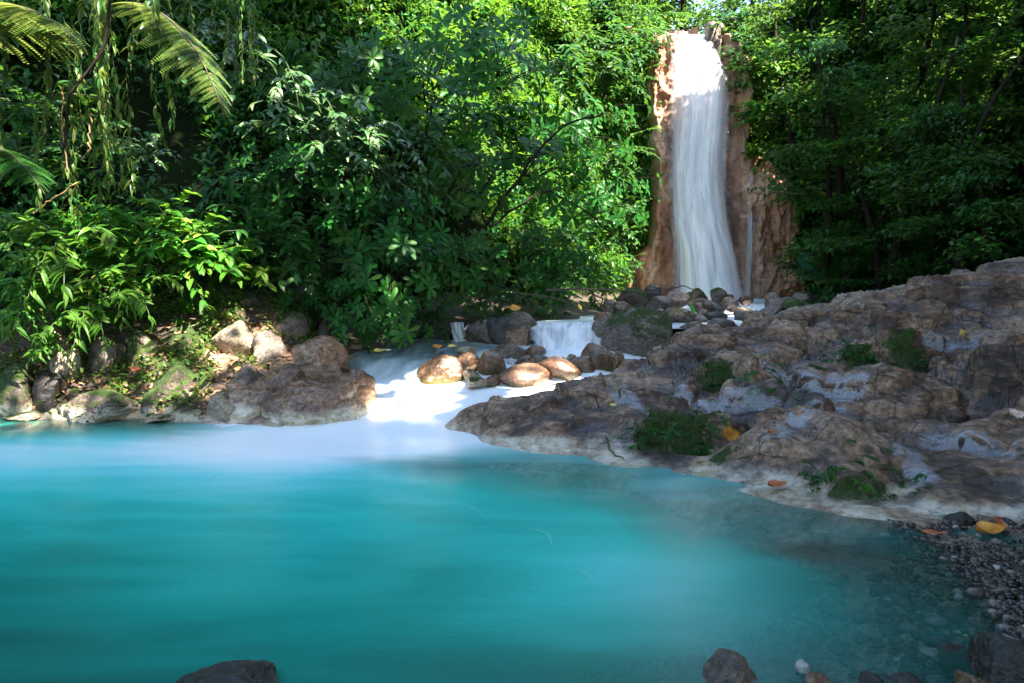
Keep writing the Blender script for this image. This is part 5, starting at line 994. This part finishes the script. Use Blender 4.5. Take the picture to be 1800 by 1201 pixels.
for pts, hw, lab in [([(1325, 600), (1340, 640), (1420, 662), (1490, 690), (1420, 715), (1370, 765), (1320, 800)], .17, "thin white water film winding down the middle of the bedrock"), ([(1440, 655), (1500, 668), (1530, 700)], .2, "wet pale film below the long mossy recess"), ([(1150, 690), (1230, 712), (1330, 712), (1400, 700)], .10, "wet pale film along the rim above the lower moss patch"), ([(1610, 745), (1680, 790), (1730, 800), (1790, 850)], .22, "wet glinting film on the dark rock near the right edge"), ([(1560, 770), (1600, 820), (1640, 860)], .16, "wet glinting film right of the round hump"), ([(1060, 690), (1110, 705), (1130, 735)], .12, "pale wet patch on the slab's left middle"), ([(1560, 610), (1640, 600), (1760, 590)], .12, "wet pale film along the upper ledge by the yellow leaf")]:
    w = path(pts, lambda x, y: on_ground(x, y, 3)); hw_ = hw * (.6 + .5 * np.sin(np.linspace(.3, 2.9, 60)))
    tag(strip("water_trickle", w, hw_, lambda q: ground_z(q) + .008, M_SHEEN_FILM), lab, "water trickle", "thin water films on the bedrock")
def foam_mat():
    t = NT("foam line"); n = t.noise(t.coord("UV"), 7, 4); tr = t.new("ShaderNodeBsdfTransparent"); d = t.new("ShaderNodeBsdfDiffuse"); d.inputs[0].default_value = (.75, .85, .87, 1); mx = t.new("ShaderNodeMixShader"); t.link(t.ramp(n, [(.42, 0.0), (.62, .45)]), mx.inputs[0]); t.link(tr.outputs[0], mx.inputs[1]); t.link(d.outputs[0], mx.inputs[2]); t.link(mx.outputs[0], t.out.inputs[0]); return t.m
M_FOAM = foam_mat()
for pts, lab in [([(365, 850), (380, 838), (402, 834)], "short curved foam line on the pool's left half"), ([(810, 885), (835, 895), (852, 914)], "curved foam line in the middle of the pool"), ([(1215, 950), (1228, 935), (1243, 924)], "short slanting foam line on the pool's right half"), ([(930, 930), (965, 940), (970, 962)], "faint hooked foam line right of the pool's middle"), ([(1010, 1000), (1030, 1010), (1042, 1024)], "tiny foam line below the pool's middle")]:
    tag(strip("foam_line", path(pts, on_z, 24),    .006 * np.sin(np.linspace(.15, 3.0, 24)), lambda q: np.full(len(q), .010), M_FOAM, 3), lab, "foam", "foam lines drifting on the pool")
# ------------------------------------------------------------------ fallen leaves, twigs, small growth
def fallen_mat(name, c0, c1):
    t = NT(name); n = t.noise(t.coord(), 16, 5); t.link(t.ramp(n, [(.35, c0), (.65, c1)]), t.bsdf.inputs["Base Color"]); t.bsdf.inputs["Roughness"].default_value = .45
    return t.m
F_YEL = fallen_mat("yellow leaf", (0.62, 0.42, 0.05), (0.78, 0.62, 0.18)); F_ORG = fallen_mat("orange leaf", (0.42, 0.14, 0.02), (0.66, 0.33, 0.04)); F_RED = fallen_mat("rust leaf", (0.25, 0.06, 0.025), (0.5, 0.18, 0.08)); F_PNK = fallen_mat("faded pink leaf", (0.5, 0.3, 0.25), (0.75, 0.6, 0.55)); F_GRN = fallen_mat("green leaf", (0.03, 0.2, 0.02), (0.08, 0.32, 0.03))
def fallen(px, py, size, mat, label, rz=0.0, curl=.35, wide=.36, tilt=.4, d=None, lift=.02, lobes=0):
    p = on_ground(px, py, 2) if d is None else P(px, py, d); n, m = 15, 9; v = []
    for i in range(n):
        t = i / (n - 1); w = size * wide * (math.sin(math.pi * t ** .85) ** .75) * (1 + (.22 * math.cos(t * 22) if lobes else 0))
        for j in range(m): s = j / (m - 1) * 2 - 1; v.append((size * (t - .5), w * s, size * (curl * (s * s) * .45 + curl * (t - .5) ** 2 * .9 + .03 * math.sin(9 * t + 4 * s))))
    o = obj("fallen_leaf", mesh_np("fallen_leaf", np.array(v), grid_faces(n, m)), mat); o.location = p + [0, 0, lift + size * .08]; o.rotation_euler = (tilt, 0, rz); tag(o, label, "leaf", "fallen leaves"); return o
for a in [
    (1690, 602, .16, F_YEL, "pale yellow leaf standing on the upper right bedrock", .5, .6, .42, .9), (1281, 775, .17, F_ORG, "golden orange leaf beside the lower moss patch on the bedrock", .3, .5, .45, .9, None, .03, 1), (1738, 945, .20, F_ORG, "yellow and orange leaf lying on the dark shingle", .1, .4, .3, .3), (1752, 936, .1, F_RED, "small rust leaf on top of the yellow and orange leaf", .9, .5, .5, .7, None, .05), (1640, 946, .15, F_RED, "reddish leaf floating at the shingle's edge", -.1, .1, .2, .1),
    (1785, 737, .14, F_PNK, "faded pink leaf on the wet rock at the right edge", .1, .4, .4, .6, None, .02, 1), (1365, 862, .16, F_RED, "rust brown leaf on the crusted rock by the water", .2, .3, .3, .3), (1078, 718, .08, F_YEL, "small yellow leaf on the middle of the slab's left part", -.4, .3, .3, .4), (1358, 768, .09, F_RED, "dark red leaf in the wet groove of the bedrock", .1, .3, .35, .3),
    (768, 615, .17, F_ORG, "orange leaf stuck on the stone at the stream's edge", .8, .3, .3, .5, 10.0), (795, 613, .14, F_YEL, "pale yellow green leaf beside the orange one on the stream", -.1, .2, .35, .3, 10.0), (1018, 545, .17, F_YEL, "bright yellow leaf under the dead branches", 1.2, .3, .45, 1.1, 12.0), (665, 622, .16, F_YEL, "yellow leaf on the pebbles at the stream's left edge", .2, .3, .35, .3, 9.9), (1215, 549, .3, F_GRN, "bright green leaf standing among the rocks of the rapid", 1.3, .3, .4, 1.2, 12.4), (1435, 500, .16, F_ORG, "tiny orange leaf below the round blue-green leaves", .2, .3, .4, .6, 20.5),
    (240, 657, .14, F_RED, "curled brown leaf on the left bank's moss", .2, .6, .3, .5, 8.3, .02), (420, 655, .12, F_RED, "brown leaf on the grey bank rock", .3, .4, .3, .5, 8.2), (905, 548, .2, F_ORG, "orange leaf on the rock left of the wider cascade", .2, .4, .4, .6, 11.0), (1940, 470, .1, F_RED, "brown leaf on the far right rock", 0, .3, .3, .3)][:-1]:
    fallen(*a)
rng = np.random.default_rng(90)
def litter():
    lv = Leaves()
    for _ in range(1100):
        px = rng.uniform(0, 520); py = rng.uniform(560, 725); p = on_ground(px, py, 5, 12); lv.add(p + [0, 0, .03], unit(rng.normal(0, 1, 3) * [1, 1, .35]), unit(rng.normal(0, .5, 3) + [0, 0, 1]), rng.uniform(.04, .10), rng.uniform(.012, .03), rng.uniform(-.2, .4))
    m = fallen_mat("leaf litter", (0.16, 0.07, 0.03), (0.42, 0.24, 0.13)); tag(obj("leaf_litter", lv.mesh("leaf_litter", 'ovate'), m), kind="stuff")
litter()
def bank_cover():
    lv = Leaves()
    for _ in range(4200):
        px = rng.uniform(-40, 560); py = rng.uniform(515, 720); p = on_ground(px, py, 5, 12)
        dns = 1.0 - (py - 515) / 260
        if rng.random() > dns * .9 or noise3(p[None] * 1.6)[0] < -.12: continue
        for k in range(5): lv.add(p + rng.normal(0, .05, 3) + [0, 0, .04], unit(rng.normal(0, 1, 3) + [0, -.3, .3]), unit(rng.normal(0, .3, 3) + [0, -.3, 1]), rng.uniform(.035, .085), rng.uniform(.012, .024), .25)
    tag(obj("ground_cover", lv.mesh("ground_cover", 'ovate'), M_PALE), kind="stuff")
bank_cover()
for a in [(1150, 755, "green tuft at the left of the lower moss patch"), (1185, 775, "green tuft in the middle of the lower moss patch"), (1215, 790, "bright green tuft at the front of the lower moss patch"), (1245, 772, "bright green tuft near the golden orange leaf"), (1125, 770, "green tuft at the left end of the lower moss patch"), (1265, 760, "green tuft tucked under the rim above the golden leaf"),
          (1258, 668, "green tuft in the recess under the middle hump"), (1330, 682, "green tuft at the right end of the middle recess"), (1500, 625, "green tuft at the left of the long upper recess"), (1550, 628, "green tuft in the middle of the long upper recess"), (1600, 632, "green tuft at the right of the long upper recess"), (1460, 636, "green tuft at the left end of the long upper recess"), (1440, 842, "green tuft left on the front moss of the round hump"), (1480, 855, "green tuft in the middle of the round hump's front moss"), (1590, 855, "green tuft at the right end of the round hump's front moss")]:
    plant('moss', a[0], a[1], None, rng.uniform(.9, 1.5), rng.uniform(-1, 1), a[2])
plant('herb', 1522, 858, None, .38, .2, "little fern-like herb hanging from the front moss of the round hump")
for a in [(300, 560, .9, "leafy herb in sun on top of the left bank"), (360, 545, .9, "leafy herb beside the mossy hump on the left bank"), (250, 590, .7, "leafy herb by the round moss cushion"), (420, 520, .9, "leafy herb behind the pale sunlit boulder"), (180, 570, .8, "leafy herb at the edge of the brown soil"), (330, 700, .5, "leafy herb low on the dark mossy rock"), (490, 535, .8, "leafy herb in half shade above the stream-mouth rocks")]:
    plant('herb', a[0], a[1], None, a[2], rng.uniform(-1, 1), a[3])
# dead branches on the rocks below the falls
for k, (pts, d, r_, lab) in enumerate([([(960, 510), (1050, 508), (1120, 512), (1150, 515)], 12.2, .02, "long dead branch lying level under the falls' left foot"), ([(1010, 505), (1060, 525), (1115, 540)], 12.0, .018, "dead branch slanting down to the mossy boulder"), ([(1000, 545), (1050, 548), (1075, 560)], 11.6, .014, "dead branch low beside the wider cascade"), ([(1040, 515), (1065, 550), (1075, 575)], 11.8, .012, "thin dead branch hanging toward the wider cascade"), ([(1165, 510), (1200, 503), (1230, 512)], 15, .02, "curved dead branch on the skyline before the veil"), ([(640, 520), (670, 580), (690, 615)], 10.2, .010, "thin bare stem bending down to the stream"), ([(900, 515), (960, 520), (1030, 540)], 12.3, .014, "dead branch in the brush left of the falls' foot"), ([(1065, 770), (1075, 795), (1095, 812)], None, .012, "dark root running down the slab into the pool")]):
    w = np.array([P(x, y, d) if d else on_ground(x, y, 3) + [0, 0, .01] for x, y in pts]); s = np.linspace(0, len(w) - 1, 12); w = np.stack([np.interp(s, np.arange(len(w)), w[:, i]) for i in range(3)], 1) + R.normal(0, .008, (12, 3)); a = Acc(); a.add(*tube(w, np.linspace(r_, r_ * .45, 12), 6))
    tag(obj("dead_branch", a.mesh("branch"), M_TWIG), lab, "branch")

# ------------------------------------------------------------------ unseen canopy added to shade the valley, its gaps cut where sun should land
LIT = [(P(150, 330, 8.4), 1.1), (P(90, 440, 8.1), 1.0), (P(250, 460, 8.4), 1.05), (P(350, 480, 8.6), .95), (P(400, 590, 8.7), .7), (P(150, 150, 8.3), .95), (P(150, 20, 8.3), .9), (P(310, 110, 8.1), .85), (P(50, 30, 7.9), .8), (P(150, 520, 8.1), .9), (P(270, 575, 8.8), .75), (P(350, 560, 9.1), .5),
       (P(560, 230, 9.8), .3), (P(650, 210, 10.2), .25), (P(480, 150, 9.6), .3), (P(1060, 60, 21), 2.0), (P(1070, 250, 20), 1.7), (P(1095, 430, 21), 1.3), (P(1030, 150, 17.5), 1.4), (P(1145, 170, 24.5), .95), (P(1100, 480, 23.3), .75), (P(1355, 410, 23.3), .6), (P(1010, 0, 26), 2.5), (P(1150, 0, 29), 3), (P(1300, 0, 28), 2.5), (P(1240, 20, 32), 3),
       (P(715, 700, 8.4), .5), (P(930, 690, 8.5), .3), (P(960, 655, 8.9), .35), (P(780, 645, 9.1), .35), (P(1300, 545, 14.5), .3), (P(880, 470, 13.6), .35), (P(700, 470, 10), .3), (P(1680, 60, 19), 1.1), (P(1760, 80, 17), 1.5), (P(1440, 60, 23), 1.3)]
def canopy():
    rng = np.random.default_rng(200); SV = SUN_V
    roots = [((15.5, 1.0, 2.2), 9.0), ((13.5, -6.5, 1.8), 9.0), ((18.5, 9.0, 12.0), 8.0), ((3.0, -9.5, .6), 8.0), ((20, 16, 14.0), 7.0)]
    labs = ["tall forest tree on the right bank whose crown shades the bedrock", "tall forest tree behind the viewer's right that shades the pool", "forest tree on the right slope's brow", "forest tree behind the viewer", "forest tree on the right slope's brow above the falls"]
    n = 26000; q = np.c_[rng.uniform(-4, 24, n), rng.uniform(-12, 24, n), rng.uniform(13.2, 17.0, n)]
    q2 = q.copy(); q2[:, :2] -= SUN_H[None] * ((q[:, 2] - 1) / math.tan(SUN_EL))[:, None]
    q = q[(q2[:, 0] > -10.5) & ((q2[:, 1] < 9) | (q2[:, 0] > -11 + (q2[:, 1] - 10) * .5)) & ((q[:, 1] < 10.5) | ((q[:, 0] > 12.5) & (q[:, 1] < 17))) & (q2[:, 1] > -3)]
    m = 9000; g = np.c_[rng.uniform(-9, 9, m), rng.uniform(1.5, 11, m), np.full(m, .3)]; f = np.stack([P(rng.uniform(1160, 1330), rng.uniform(150, 545), 23.6) for _ in range(11000)]); f = f + SV[None] * ((rng.uniform(13.6, 17, 11000) - f[:, 2]) / SV[2])[:, None]; q = np.concatenate([q, f[f[:, 1] < 23.5]])
    f = np.stack([P(rng.uniform(1420, 1830), rng.uniform(200, 520), rng.uniform(15, 20.5)) for _ in range(8000)]); f = f + SV[None] * ((rng.uniform(13.8, 17, 8000) - f[:, 2]) / SV[2])[:, None]; q = np.concatenate([q, f])
    q = np.concatenate([q, g + SV[None] * (rng.uniform(13.2, 17, m) / SV[2])[:, None]])
    b = np.c_[rng.uniform(-22, 22, 9000), rng.uniform(-14, -10, 9000), 14 * rng.random(9000) ** .9 + .5]; q = np.concatenate([q, b])  # unseen leaf wall behind the viewer, added to block front light
    def shades(b):
        k = np.ones(len(b), bool)
        for c, r_ in LIT:
            w = b - c; dist = np.linalg.norm(w - (w @ SV)[:, None] * SV, axis=1); k &= rng.random(len(b)) < sstep(.75, 1.5, dist / (r_ + .1) + .18 * noise3(b * .9)) ** 1.5
        w = b - P(1222, 90, 24.5); dist = np.linalg.norm(w - (w @ SV)[:, None] * SV, axis=1); k &= rng.random(len(b)) < sstep(.2, 3.6, dist) ** .8
        return k | (rng.random(len(b)) < .04)
    own = np.argmin(np.stack([np.hypot(q[:, 0] - r_[0][0], q[:, 1] - r_[0][1]) / r_[1] for r_ in roots], 1), 1)
    for k, (rt, _) in enumerate(roots):
        c = q[own == k]; lv = Leaves(); m = len(c)
        for _ in range(6):
            b = c + rng.normal(0, .28, (m, 3)); d = unit(rng.normal(0, 1, (m, 3)) * [1, 1, .4]); L = rng.uniform(.25, .48, m); g = shades(b + d * L[:, None] * .5); b, d, L = b[g], d[g], L[g]; g = len(b)
            lv.add(b, d, unit(rng.normal(0, .35, (g, 3)) + [0, 0, 1]), L, rng.uniform(.07, .13, g), .25)
        e = empty("canopy_tree", rt); tag(e, labs[k], "tree", "tall trees around the pool"); inv = Matrix.Translation(-Vector(rt))
        o = obj("crown", lv.mesh("crown", 'tiny'), M_CANOPY, e); o.matrix_parent_inverse = inv
        ac = Acc(); top = np.array([rt[0], rt[1], 14.5]); ac.add(*tube(np.linspace(np.array(rt) - [0, 0, .6], top, 9) + rng.normal(0, .08, (9, 3)), np.linspace(.42, .18, 9), 10))
        for i in rng.choice(m, min(m, 26), replace=False): shades(np.linspace(top, c[i], 12)).all() and ac.add(*tube(np.linspace(top - [0, 0, rng.uniform(0, 3)], c[i], 6) + rng.normal(0, .12, (6, 3)), np.linspace(.10, .02, 6), 5))
        o = obj("trunk", ac.mesh("trunk"), M_BARK, e); o.matrix_parent_inverse = inv
canopy()
